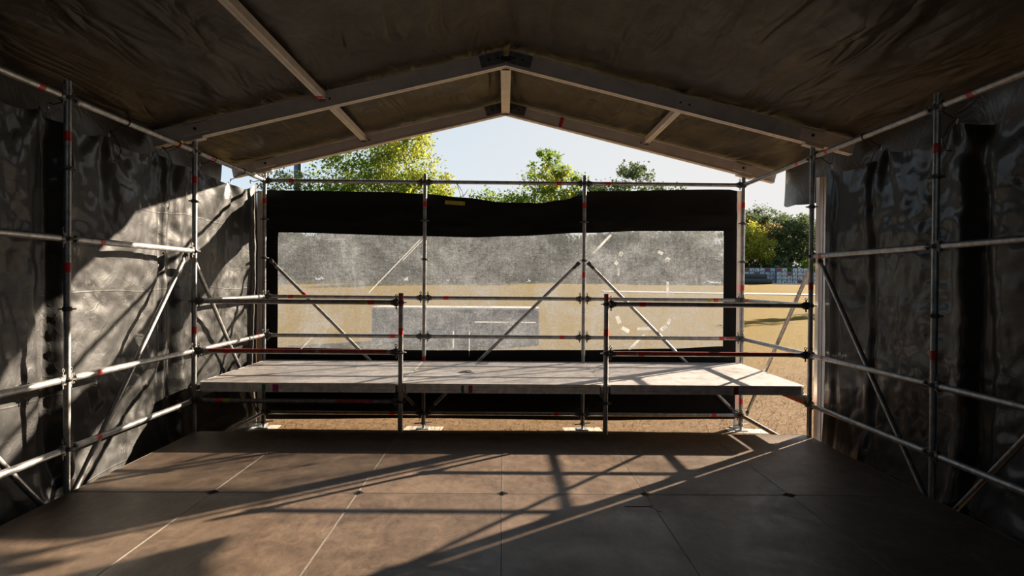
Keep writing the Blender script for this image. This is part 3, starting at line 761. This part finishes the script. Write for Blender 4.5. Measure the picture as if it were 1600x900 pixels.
# ------------------------------------------------------------------ side tarpaulins
def tarp(s, y0, y1, hangs, creases, name, label):
    ys = np.arange(y0, y1 + 1e-6, 0.026).tolist(); vs = np.linspace(0, 1, 118).tolist()
    hp = sorted(hangs)
    def topz(y):
        for (a, za), (b, zb) in zip(hp, hp[1:]):
            if a <= y <= b:
                t = (y - a) / (b - a); sag = 0.10 * min(1, (b - a)) * (1 - (2 * t - 1) ** 2) ** 0.8
                return za + (zb - za) * t - sag
        return hp[0][1] if y < hp[0][0] else hp[-1][1]
    def fn(y, v):
        zt = topz(y); z = zt + (-0.37 - zt) * v
        dep = zt - z
        off = 0.055 * nz(y * 0.9 + 3 * s, z * 0.8, 2.2) + 0.014 * nz(y * 2.3, z * 1.9, 7.7 + s)
        off += 0.011 * ridged(y * 3.5 + z * 1.5, z * 3.0 - y, 3.1 + s) + 0.006 * ridged(y * 7.0, z * 8.0, 9.4 + s)
        # crumpled zones
        cz = nz(y * 1.1 + 5 * s, z * 1.3, 12.0) * 2.2 + 0.1
        if s < 0: cz = max(cz, 1.3 * math.exp(-((y - 1.55) / 0.55) ** 2 - ((z - 0.55) / 0.5) ** 2), 1.0 * math.exp(-((y - 0.35) / 0.3) ** 2 - ((z - 1.5) / 0.6) ** 2))
        else: cz = max(cz, 1.2 * math.exp(-((y - 1.0) / 0.45) ** 2 - ((z - 1.95) / 0.3) ** 2))
        cz = max(0.0, min(1.0, cz))
        off += cz * (0.016 * ridged(y * 4.2 + z, z * 4.8 - 0.8 * y, 5.5 + s) + 0.007 * ridged(y * 10, z * 9 + y * 2, 1.9 + s))
        # folds fanning out below each hanging point
        for (hy, hz) in hp:
            dy = y - hy; dz = hz - z + 0.02
            if dz < 0 or abs(dy) > 0.9: continue
            th = math.atan2(dy, dz + 0.05); r = math.hypot(dy, dz)
            off += 0.026 * math.cos(th * 6.0 + hy) * math.exp(-(r / 0.55) ** 1.3) * min(1, r / 0.12)
        # swags hanging between the points
        for (a, za), (b, zb) in zip(hp, hp[1:]):
            if a <= y <= b:
                t = (y - a) / (b - a); off += -0.05 * math.sin(PI * t) * math.exp(-dep / 0.55)
        for cy, wd_, amp in creases:
            q = (y - cy - 0.05 * nz(z * 1.3, cy, 1)) / wd_
            off += amp * math.exp(-q * q) - 0.5 * amp * math.exp(-(q - 1.7) ** 2)
        off = max(-0.10, min(0.085, off))
        if z < 0.2: off = off * max(0.4, 1 - (0.2 - z))
        if z < 0.42: off -= 0.075 * ((0.42 - z) / 0.5) ** 1.5
        off = max(-0.09, off)
        en = max(0.0, min(1.0, (y1 - y) / 0.7)); off = off * (0.25 + 0.75 * en)
        x = 3.285 - 0.05 * (1 - en) + off                      # positive = outward
        return (s * x, y, z)
    o = link(name, grid_mesh(ys, vs, fn, name, M['tarp'])); tag(o, label, 'tarpaulin', kind='structure')
    return o, topz
HL = [(-6.25, 2.72), (-5.0, 2.73), (-4.0, 2.72), (-2.9, 2.73), (-1.9, 2.72), (-0.9, 2.73), (0.02, 2.745), (0.79, 2.70), (1.70, 2.745), (2.53, 2.735), (3.38, 2.68), (4.19, 2.76)]
HR = [(-6.25, 2.70), (-5.0, 2.70), (-4.0, 2.70), (-3.0, 2.70), (-2.0, 2.71), (-1.0, 2.71), (0.0, 2.70), (1.03, 2.70), (2.03, 2.69)]
wl, topL = tarp(-1, -6.25, 4.27, HL, [(0.12, 0.09, 0.085), (2.0, 0.10, 0.05), (1.75, 0.05, 0.03), (3.9, .08, .03), (-0.7, .1, .05)], 'wall_left', 'glossy black tarpaulin hung along the left side, sun falling across it')
wr_, topR = tarp(1, -6.25, 2.05, HR, [(-0.18, 0.10, 0.08), (1.2, 0.05, 0.03), (1.85, 0.05, 0.04), (-1.2, .1, .05)], 'wall_right', 'glossy black tarpaulin hung along the right side in deep shade')
# eyelets
def eyelet(o, y, z, s):
    n = 14; c = Vector((s * 3.245, y, z))
    MB().path([c + Vector((0, 0.014 * math.cos(2 * PI * k / n), 0.014 * math.sin(2 * PI * k / n))) for k in range(n)], 0.004, 6, True).build('eyelet', M['hook'], o)

# unseen sheet added behind the viewer to keep the inside dark, gable left open
ys = np.linspace(-3.3, 3.3, 40).tolist(); vs = np.linspace(0, 1, 16).tolist()
wf = link('front_light_block', grid_mesh(ys, vs, lambda x, v: (x, -6.28 + 0.05 * nz(x * 1.5, v * 3, 0), -0.37 + v * (2.72 + 0.37)), 'front_light_block', M['tarp']))
tag(wf, 'unseen black sheet added behind the viewer to block light from the front', 'tarpaulin', kind='structure')

# bungee cords that hang the tarpaulins from the top tubes
def bungee(s, y, z, label, tail):
    t = empty('bungee_cord', (s * W, y, 2.8)); tag(t, label, 'bungee cord', 'bungee cords holding the tarpaulins')
    mb = MB(); n = 18
    mb.path([(0.030 * math.cos(2 * PI * k / n), 0.006 * math.sin(4 * PI * k / n), 0.030 * math.sin(2 * PI * k / n)) for k in range(n)], 0.0045, 6, True)
    e = Vector((s * 0.145, 0, z - 2.8 - 0.005)); p0 = Vector((s * 0.028, 0, -0.012))
    mb.path([p0, p0.lerp(e, .35) + Vector((0, 0.012, 0.0)), p0.lerp(e, .7) + Vector((0, -0.008, 0)), e + Vector((0, 0, 0.03))], 0.0045, 6)
    if tail: mb.path([e + Vector((0, 0, 0.03)), e + Vector((-s * .03, 0.05, -0.02)), e + Vector((-s * .05, 0.09, -0.11)), e + Vector((-s * .05, 0.04, -0.2)), e + Vector((-s * .05, -.02, -.21))], 0.004, 6)
    mb.build('cord', M['cord'], t)
    n = 12; mb = MB(); mb.path([e + Vector((0, 0.011 * math.cos(2 * PI * k / n), 0.012 + 0.022 * math.sin(2 * PI * k / n))) for k in range(n)], 0.0042, 6, True)
    mb.build('hook', M['hook'], t)
for (y, z), lab, tl in zip(HL[6:], ['at the nearest left post', 'midway along the bay behind the nearest left post', 'just before the platform corner post on the left', 'just behind the platform corner post on the left', 'above the left end of the platform deck', 'at the rear left corner of the sheet'], (0, 1, 1, 0, 0, 0)):
    bungee(-1, y if y < 4.1 else 4.03, z, f'black bungee hanging the sheet {lab}', tl)
for (y, z), lab, tl in zip(HR[6:], ['at the nearest right post', 'midway along the right side top tube', 'at the free edge of the right sheet'], (1, 1, 0)):
    bungee(1, y if y < 2 else 1.95, z, f'black bungee hanging the sheet {lab}', tl)
for x, lab, ln in ((-0.62, 'dangling black cord tied on the rear top tube left of the middle', .14), (0.42, 'short black tie on the rear top tube right of the middle', .03), (-2.2, 'short black tie on the rear top tube near the left end', .03)):
    t = empty('cord_tie', (x, 2 * B, 2.8)); tag(t, lab, 'cord', 'ties on the rear top tube'); n = 18; mb = MB()
    mb.path([(0.005 * math.sin(4 * PI * k / n), 0.030 * math.cos(2 * PI * k / n), 0.030 * math.sin(2 * PI * k / n)) for k in range(n)], 0.004, 6, True)
    mb.path([(0, -0.02, -0.025), (0.03, -0.01, -0.04 - ln * .5), (0.05, 0, -0.05 - ln), (0.09, 0.0, -0.06 - ln * .8), (0.15, 0, -0.03 - ln * .4)] if ln > .1 else [(0, -0.02, -0.025), (0.004, -0.01, -0.03 - ln)], 0.004, 6)
    if ln > .1: mb.path([(0.01, 0, -0.03), (0.07, 0, -0.12), (0.08, 0, -0.19)], 0.004, 6)
    mb.build('cord', M['cord'], t)

# ------------------------------------------------------------------ rear wall: black border with a clear plastic window
TOP = [(-3.13, 2.69), (-1.58, 2.68), (-1.05, 2.66), (-0.58, 2.62), (0.01, 2.56), (0.43, 2.552), (0.77, 2.595), (0.98, 2.66), (1.10, 2.715), (1.23, 2.722), (2.96, 2.755), (3.06, 2.74)]
WT = [(-2.97, 2.138), (-1.08, 2.104), (-0.41, 2.094), (0.10, 2.115), (1.06, 2.166), (1.78, 2.197), (2.89, 2.207)]
WBt = [(-2.96, 0.63), (-1.07, 0.61), (1.08, 0.626), (2.2, 0.655), (2.89, 0.69)]
BOT = [(-3.13, -0.31), (-1.0, -0.285), (1.0, -0.30), (3.06, -0.272)]
YW = 4.245
def wall_pt(x, z):
    y = YW + 0.012 * nz(x * 1.2, z * 1.1, 3.3)
    if z > 2.1: y += 0.030 * nz(x * 1.1 + z * 2.2, z * 4.5 - x * 0.6, 6.1) + 0.012 * ridged(x * 2.0 + z * 2, z * 7 - x, 2.2)
    if z < 0.62: y += 0.018 * nz(x * 2.5, z * 3, 1.1)
    return (x, y, z)
def strip(name, xs, lo, hi, nv, mat, parent=None):
    return link(name, grid_mesh(xs, [k / nv for k in range(nv + 1)], lambda x, v: wall_pt(x, smooth_interp(x, lo) * (1 - v) + smooth_interp(x, hi) * v), name, mat), parent)
XL, XR, WL, WR = -3.13, 3.06, -2.963, 2.888
wb = empty('wall_back'); tag(wb, 'black fabric rear wall with a wide scratched clear plastic window', 'rear wall', kind='structure')
full = np.linspace(XL, XR, 130).tolist(); mid = np.linspace(WL, WR, 120).tolist()
mb = MB()
def add_strip(xs, lo, hi, nv):
    vs = [wall_pt(x, smooth_interp(x, lo) * (1 - k / nv) + smooth_interp(x, hi) * k / nv) for x in xs for k in range(nv + 1)]; n = nv + 1
    mb.add(vs, [(i * n + j, (i + 1) * n + j, (i + 1) * n + j + 1, i * n + j + 1) for i in range(len(xs) - 1) for j in range(nv)], True)
lft = np.linspace(XL, WL, 6).tolist(); rgt = np.linspace(WR, XR, 6).tolist()
add_strip(full, WT, TOP, 24); add_strip(full, BOT, WBt, 20); add_strip(lft, WBt, WT, 24); add_strip(rgt, WBt, WT, 24)
mb.build('black_border', M['black_fabric'], wb)
wp = strip('window_pane', mid, WBt, WT, 40, M['window'], wb); wp['label'] = 'wide clear plastic window, scratched and hazy'
o = MB().bevel_box((0, 0, 0), (0.26, 0.004, 0.05), 0.001, Matrix.Rotation(0.06, 3, 'Y')).build('yellow_tape', M['yellow_tape'], wb); o.location = (-0.65, YW - 0.04, 2.54); o['label'] = 'yellow tape strip on the black border'
def patch(x, z, w, h, r):  # thin whitish translucent marks and strips set just before the pane
    R_ = Matrix.Rotation(r, 3, 'Y'); n = 5
    q = [R_ @ Vector((w * (i / n - .5), 0, h * (j - .5) * (1 + .25 * nz(x * 9 + i, z * 7 + j, 2)))) for i in range(n + 1) for j in range(2)]
    o = MB().add(q, [(2 * i, 2 * i + 2, 2 * i + 3, 2 * i + 1) for i in range(n)]).build('whitish_mark', M['patch'], wp); o.location = (x, YW - 0.016, z)
for a in [(1.529, 1.892, .05, .06, .5), (1.471, 1.774, .05, .05, .7), (2.05, 1.914, .07, .04, .4), (2.145, 1.83, .06, .05, .5), (1.497, 1.66, .03, .10, 0), (2.149, 1.44, .03, .19, 0),
          (1.504, 1.03, .05, .10, -.4), (1.60, 0.90, .11, .05, .5), (1.85, 0.915, .19, .035, -.05), (2.10, 0.925, .09, .05, -.7), (2.17, 1.01, .04, .08, .3),
          (-1.45, 1.695, .012, 0.98, .76), (-1.20, 1.92, .010, .36, .76), (-2.55, .72, .014, .30, .76), (1.28, 2.02, .03, .34, .75), (0.02, .985, .80, .014, 0), (-0.66, .75, .018, .22, 0), (-0.45, .70, .012, .34, 0), (1.75, .74, .03, .28, .8)]:
    patch(*a)

# aluminium uprights of the tent beside the scaffold
def upright(x, y, z1, label):
    t = empty('tent_upright', (x, y, GZ)); tag(t, label, 'tent upright', 'aluminium tent uprights')
    h = z1 - GZ; a = 0.04
    prof = [(-a, -a), (-0.006, -a), (-0.006, -a + 0.012), (0.006, -a + 0.012), (0.006, -a), (a, -a), (a, a), (-a, a)]
    mb = MB(); mb.prism(prof, (0, 0, 0.012), (0, 0, h), up=(0, 1, 0)); mb.build('profile', M['alu'], t)
    MB().bevel_box((0, 0, 0.006), (0.16, 0.16, 0.012), 0.002).build('foot_plate', M['galv_dark'], t)
    MB().bevel_box((0, 0, h + 0.004), (0.086, 0.086, 0.008), 0.002).build('end_cap', M['alu_dull'], t)
upright(3.105, 4.29, 2.73, 'pale aluminium upright at the right edge of the rear wall')
upright(-3.20, 4.29, 2.67, 'aluminium upright at the left edge of the rear wall')
upright(3.235, 2.14, 2.60, 'pale aluminium upright at the free edge of the right tarpaulin')

# small folded sheet lying outside by that upright
mb = MB()
for k in range(5):
    mb.add(*(lambda w, d, z: ([(-w, -d, z), (w, -d * .8, z + .004), (w * .9, d, z), (-w * .95, d * .9, z + .003), (-w, -d, z + .03), (w, -d * .8, z + .036), (w * .9, d, z + .03), (-w * .95, d * .9, z + .034)],
                              [(0, 3, 2, 1), (4, 5, 6, 7), (0, 1, 5, 4), (1, 2, 6, 5), (2, 3, 7, 6), (3, 0, 4, 7)]))(0.14 - .012 * k, 0.2 - .01 * k, k * 0.04))
o = mb.build('folded_sheet', M['fold_tarp']); o.location = (3.32, 2.45, GZ + 0.001); o.rotation_euler = (0, 0, .3); tag(o, 'small folded grey sheet on the ground behind the right upright', 'folded sheet')

# ------------------------------------------------------------------ background: mast, box, rolls, crates
t = empty('light_mast', (-28.4, 92, gz(-28, 92))); tag(t, 'tall blue mast rising behind the left end of the rear wall', 'mast')
MB().tube((0, 0, 0), (0, 0, 34), 0.42, 0.36, seg=20).build('pole', M['mast'], t)
MB().tube((0.5, -0.1, 0), (0.5, -0.1, 33), 0.17, 0.15, seg=12).build('conduit', M['mast_dark'], t)
mb = MB(); mb.bevel_box((0, 0, 34.2), (5.0, 0.5, 0.5), 0.05)
for k in (-1.8, 0, 1.8): mb.bevel_box((k, -0.5, 34.9), (1.2, 0.6, 1.1), 0.08)
mb.build('lamp_head', M['mast_dark'], t)

t = empty('covered_box', (-1.45, 16.9, GZ)); tag(t, 'long low grey covered box on the grass, seen through the plastic window', 'box')
MB().bevel_box((0, 0, 0.53), (5.0, 1.5, 1.06), 0.03).build('body', M['cover'], t)
MB().bevel_box((0, 0, 1.09), (5.04, 1.54, 0.06), 0.015).build('sunlit_top', M['path'], t)  # pale colour paints in the sunlit line along the box top
for x in (-1.25, 0, 1.25): MB().bevel_box((x, -0.757, 0.53), (0.03, 0.012, 1.0), 0.004).build('panel_joint', M['mast_dark'], t)

def roll(x, y, z, L, r, label):
    t = empty('fabric_roll', (x, y, z)); tag(t, label, 'roll', 'dark rolls on the far field')
    mb = MB(); mb.tube((-L / 2, 0, r), (L / 2, 0, r), r, seg=28, caps=False); mb.build('roll_body', M['roll'], t)
    for s in (-1, 1):
        mb = MB(); n = 60
        mb.tube((s * (L / 2 - .02), 0, r), (s * (L / 2 - .021), 0, r), r * .98, seg=24)
        pts = [(s * L / 2, (r * .96 - r * .86 * k / n) * math.cos(k * 0.42), r + (r * .96 - r * .86 * k / n) * math.sin(k * 0.42)) for k in range(n)]
        mb.path(pts, 0.02, 6); mb.build('roll_end', M['roll'], t)
zy = gz(30, 74)
roll(28.2, 74, zy, 3.3, .31, 'dark grey fabric roll lying on the field, lower front one')
roll(28.1, 74.66, zy, 3.2, .31, 'dark grey fabric roll lying on the field, lower rear one')
roll(27.9, 74.33, zy + .535, 2.9, .31, 'dark grey fabric roll lying on top of the two lower rolls')
roll(28.6, 75.9, zy, 2.0, .36, 'thick dark grey roll lying behind the other three rolls')

CB = MB().bevel_box((0, 0, 0.23), (0.60, 0.5, 0.46), 0.02).mesh('shell', M['box_blue'])
CP = MB().bevel_box((0, -0.255, 0.23), (0.5, 0.012, 0.35), 0.004).mesh('front_panel', M['box_white'])
CPR = MB().bevel_box((0, -0.255, 0.23), (0.5, 0.012, 0.31), 0.004).mesh('front_panel', M['box_red'])
def mark_mesh(kind):
    mb = MB()
    if kind == 0: mb.bevel_box((-0.06, -0.264, 0.2), (0.12, 0.006, 0.14), 0.02)
    elif kind == 1: mb.bevel_box((0, -0.264, 0.15), (0.30, 0.006, 0.05), 0.002); mb.bevel_box((0.08, -0.264, 0.25), (0.1, 0.006, 0.06), 0.002)
    else: mb.tube((0.05, -0.267, 0.2), (0.05, -0.261, 0.2), 0.09, seg=12)
    return mb.mesh('marking', M['box_mark'])
CM = [mark_mesh(k) for k in range(3)]
random.seed(11)
def crate(x, y, z, red, mk, label):
    t = empty('crate', (x, y, z)); tag(t, label, 'crate', 'stacked crates on the far field')
    link('shell', CB, t); link('front_panel', CPR if red else CP, t)
    if not red: link('marking', CM[mk], t)
rows = ['bottom', 'second', 'third', 'topmost']; ordn = ['first', 'second', 'third', 'fourth', 'fifth', 'sixth', 'seventh', 'eighth']
for c in range(8):
    hgt = [4, 4, 3, 4, 4, 4, 3, 3][c]
    for r in range(hgt):
        red = (c, r) in ((2, 2), (6, 1), (4, 0), (0, 3))
        crate(31.75 + c * 0.615, 77, gz(33, 77) + r * 0.463, red, (c * 2 + r) % 3, f'{"red" if red else "white"} fronted crate in the front stack, {rows[r]} row, {ordn[c]} from its left end')
for c in range(7):
    for r in range(4):
        red = (c, r) in ((1, 3), (5, 3), (3, 2))
        crate(27.9 + c * 0.615, 78.6, gz(33, 78.6) + r * 0.463, red, (c + r) % 3, f'{"red" if red else "white"} fronted crate behind the rolls, {rows[r]} row, {ordn[c]} from its left end')
o = MB().bevel_box((0, 0, 0.1), (12, 0.35, 0.2), 0.02).build('kerb', M['path']); o.location = (35.5, 73.0, gz(35, 73) - 0.08); tag(o, 'pale kerb in front of the stacked crates', 'kerb', kind='structure')

# ------------------------------------------------------------------ trees
def crown_mesh(name, mat, blobs, n, leaf, seed, sparse=0.0):
    """leaf cards scattered through overlapping clumps, each leaf a bent pair of triangles"""
    rnd = random.Random(seed); vs, fs = [], []
    tw = sum(b[3] ** 2 for b in blobs)
    for (bx, by, bz, br, sq) in blobs:
        k = int(n * br ** 2 / tw)
        subs = []
        for _ in range(max(6, int(14 * br))):
            d = Vector((rnd.gauss(0, 1), rnd.gauss(0, 1), rnd.gauss(0, 1))).normalized()
            q = br * rnd.uniform(0.45, 1.0 + sparse)
            subs.append((Vector((bx + d.x * q, by + d.y * q, bz + d.z * q * sq)), br * rnd.uniform(0.18, 0.38)))
        for i in range(k):
            c, r = rnd.choice(subs)
            p = c + Vector((rnd.gauss(0, .55), rnd.gauss(0, .55), rnd.gauss(0, .45))) * r
            u = Vector((rnd.gauss(0, 1), rnd.gauss(0, 1), rnd.gauss(0, 1))).normalized(); w = u.orthogonal().normalized()
            w = (w * math.cos(rnd.random() * 6.28) + u.cross(w) * math.sin(rnd.random() * 6.28)); l = leaf * rnd.uniform(.6, 1.4)
            o = len(vs); nn = u.cross(w) * l * .15
            vs += [p - u * l * .6, p - w * l * .35 + nn, p + u * l * .6, p + w * l * .35 + nn]; fs += [(o, o + 1, o + 2), (o, o + 2, o + 3)]
    me = bpy.data.meshes.new(name); me.from_pydata([tuple(v) for v in vs], [], fs); me.materials.append(mat); me.update()
    return me
def trunk_mesh(h, r, forks, seed):
    rnd = random.Random(seed); mb = MB()
    mb.path([(0, 0, -0.2), (0.05 * r, 0, h * .3), (-.2 * r, .1 * r, h * .6), (0.1 * r, 0, h)], r, 10)
    for k in range(forks):
        a = 2 * PI * k / forks + rnd.random(); l = h * rnd.uniform(.5, .8); z0 = h * rnd.uniform(.55, .95)
        d = Vector((math.cos(a) * .7, math.sin(a) * .7, 1)).normalized()
        p = Vector((0, 0, z0)); mb.tube(p, p + d * l * .5, r * .5, r * .3, 8); mb.tube(p + d * l * .5, p + d * l + Vector((rnd.uniform(-.2, .2) * l, 0, .1 * l)), r * .3, r * .1, 8)
    return mb.mesh('trunk', M['bark'])
def tree(x, y, label, crowns, th, tr, seed, group=None, sc=1.0):
    """crowns: list of (material, blobs, leaf count, leaf size)"""
    z = gz(x, y); t = empty('tree', (x, y, z)); tag(t, label, 'tree', group or 'trees beyond the stage'); t.scale = (sc, sc, sc)
    link('trunk', trunk_mesh(th, tr, 6, seed), t)
    for i, (m, bl, n, ls, sp) in enumerate(crowns): link('foliage', crown_mesh('foliage', M[m], bl, n, ls, seed + i * 17, sp), t)
    return t
# big green tree behind the left of the gable
tree(-16.3, 88, 'big tree above the rear wall, sunlight on its right side painted as yellow-green leaves',
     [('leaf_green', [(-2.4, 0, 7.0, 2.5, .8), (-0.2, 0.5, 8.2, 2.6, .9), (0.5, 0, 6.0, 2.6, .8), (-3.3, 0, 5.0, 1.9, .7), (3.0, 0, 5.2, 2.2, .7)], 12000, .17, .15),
      ('leaf_yellow', [(1.6, -0.6, 7.6, 2.0, 1.1), (2.3, -.3, 6.0, 2.2, .9), (1.2, 0, 9.6, 1.4, .9)], 7000, .17, .15)], 3.4, .32, 3, None, 2.0)  # yellow-green clumps put the sun on the right side into leaf colour
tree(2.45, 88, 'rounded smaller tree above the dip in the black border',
     [('leaf_green', [(1.9, 0, 6.6, 1.9, .85), (0.3, 0, 5.0, 2.0, .6), (-1.6, 0, 4.6, 1.7, .6), (-2.4, 0, 4.9, 1.6, .6), (1.7, 0, 8.0, 1.1, .8)], 9000, .16, .15), ('leaf_yellow', [(2.7, -.3, 5.0, 1.5, .7), (2.0, -.3, 6.9, 1.1, .7)], 2600, .16, .15)], 3.0, .22, 9, None, 1.93)  # right-hand yellow-green clumps likewise paint in the sunlit side
tree(16.2, 88, 'low thin-topped tree peeping over the right part of the black border',
     [('leaf_dark', [(0, 0, 5.6, 1.7, .7), (-1.8, 0, 5.0, 1.5, .55), (1.9, 0, 4.9, 1.7, .5), (0.2, 0, 6.9, .8, .6)], 8500, .15, .3)], 3.0, .2, 14, None, 2.12)
tree(-28.3, 87, 'thin twiggy treetop beside the blue mast', [('leaf_dark', [(0, 0, 5.6, 1.6, .8), (1.0, 0, 6.0, .8, .8)], 1500, .15, .5)], 3.6, .16, 19, None, 2.1)
# group on the right, seen through the open gap
tree(31.6, 86, 'rust-tinged broad tree behind the crates in the open gap', [('leaf_rust', [(2.0, 0, 7.4, 2.4, .7), (-.6, 0, 7.6, 2.2, .7), (3.6, 0, 6.6, 1.8, .7), (0.6, 0, 5.6, 2.2, .7)], 8000, .24, .1), ('leaf_dark', [(1, 0, 9.0, 1.7, .6), (-1.5, 0, 6, 2.0, .8), (0, .5, 3.2, 2.6, .8), (3.0, .5, 2.8, 2.2, .8)], 7500, .26, .25)], 3.4, .25, 23, None, .9)
tree(30.2, 81.5, 'pale green tree with drooping crown standing behind the rolls', [('leaf_yellow', [(0.2, 0, 5.6, 1.8, 1.0), (1.2, 0, 4.2, 1.7, .9), (-.6, 0, 4.2, 1.6, .8), (1.9, 0, 3.2, 1.0, .7)], 8000, .2, .12)], 2.4, .13, 29, None, 1.0)
tree(27.9, 80.5, 'bright yellow-green bush-like tree beside the rear corner post', [('leaf_yellow', [(0, 0, 4.4, 1.6, .8), (.9, 0, 3.6, 1.2, .7), (-.3, 0, 2.2, 1.3, .8)], 5000, .2, .1)], 2.2, .12, 31, None, 1.2)
tree(36.0, 84, 'dark broad tree right of the crates, partly behind the corner post', [('leaf_dark', [(-.6, 0, 7.0, 2.6, .8), (1.6, 0, 6.0, 2.8, .9), (-1.6, 0, 4.6, 2.2, .7), (.5, 0, 3.9, 1.8, .6), (-2.6, 0, 3.4, 1.2, .7)], 11000, .26, .1)], 3.6, .26, 37, None, .98)
tree(33.6, 92, 'tall feathery tree topping the group in the open gap', [('leaf_dark', [(-1.5, 0, 10.2, 2.0, .7), (1.7, 0, 10.0, 2.4, .7), (4.6, 0, 9.2, 2.2, .7), (0, 0, 7.4, 2.6, .7)], 6000, .26, .35)], 5, .25, 41, None, .86)
tree(41.5, 88, 'green tree beyond the right upright at the end of the group', [('leaf_green', [(0, 0, 6.5, 3.0, .9), (-1.4, 0, 4.0, 2.4, .7), (.5, 0, 2.5, 2.2, .7)], 6000, .24, .1)], 3, .25, 43)
tree(25.5, 88, 'dark tree behind the right end of the rear wall', [('leaf_dark', [(0, 0, 5.6, 2.6, .8), (1.4, 0, 3.6, 2.2, .7), (-.4, 0, 2.2, 2.2, .7)], 6000, .24, .1)], 3, .25, 47)
tree(26.4, 40.5, 'slender tree off to the right, its shadow lying across the field', [('leaf_dark', [(0, 0, 2.6, 1.1, 1.2), (0, 0, 4.4, 1.15, 1.2), (0, 0, 6.2, 1.0, 1.2), (0, 0, 7.6, .7, 1.3)], 3500, .2, 0)], 3, .15, 51)
for i, (x, y, w, h) in enumerate([(27.4, 82.6, 2.4, 1.9), (30.6, 87.5, 2.9, 1.9), (33.6, 81.5, 2.5, 1.8), (36.8, 80.6, 2.5, 1.7), (40.0, 82.5, 2.6, 1.9)]):
    t = empty('shrub', (x, y, gz(x, y))); tag(t, ['low shrub under the yellow-green tree', 'low shrub under the drooping pale tree', 'low shrub behind the crates', 'low shrub under the dark broad tree', 'low shrub at the right end of the crates'][i], 'shrub', 'shrubs under the far trees')
    link('foliage', crown_mesh('foliage', M['leaf_green' if i % 2 else 'leaf_dark'], [(-w * .4, 0, h * .8, w * .62, .75), (w * .4, 0, h * .7, w * .6, .7), (0, 0, h * 1.2, w * .5, .7)], 4200, .24, 90 + i, .05), t)
    link('stem', trunk_mesh(.7, .05, 5, 95 + i), t)
# line of trees behind the plastic window
protos = []
for k in range(3):
    rnd = random.Random(60 + k)
    bl = [(rnd.uniform(-2.4, 2.4), rnd.uniform(-1, 1), 0.6 + 0.85 * (q // 2) + rnd.uniform(-.3, .3), rnd.uniform(1.6, 2.2), .8) for q in range(14)]
    protos.append((crown_mesh('foliage', M['leaf_dark'], bl, 9000, .36, 70 + k, .0), trunk_mesh(3.0, .22, 5, 80 + k)))
for i in range(17):
    x = -37 + i * 3.8 + random.uniform(-.7, .7); y = 82 + random.uniform(-2, 4)
    t = empty('tree', (x, y, gz(x, y) - 0.1), random.uniform(0, 6.28)); s = random.uniform(.85, 1.1); t.scale = (s * 1.15, s * 1.15, s)
    tag(t, 'hazy dark tree in the line across the field, seen through the window', 'tree', 'tree line seen through the window')
    me, tr = protos[i % 3]; link('foliage', me, t); link('trunk', tr, t)
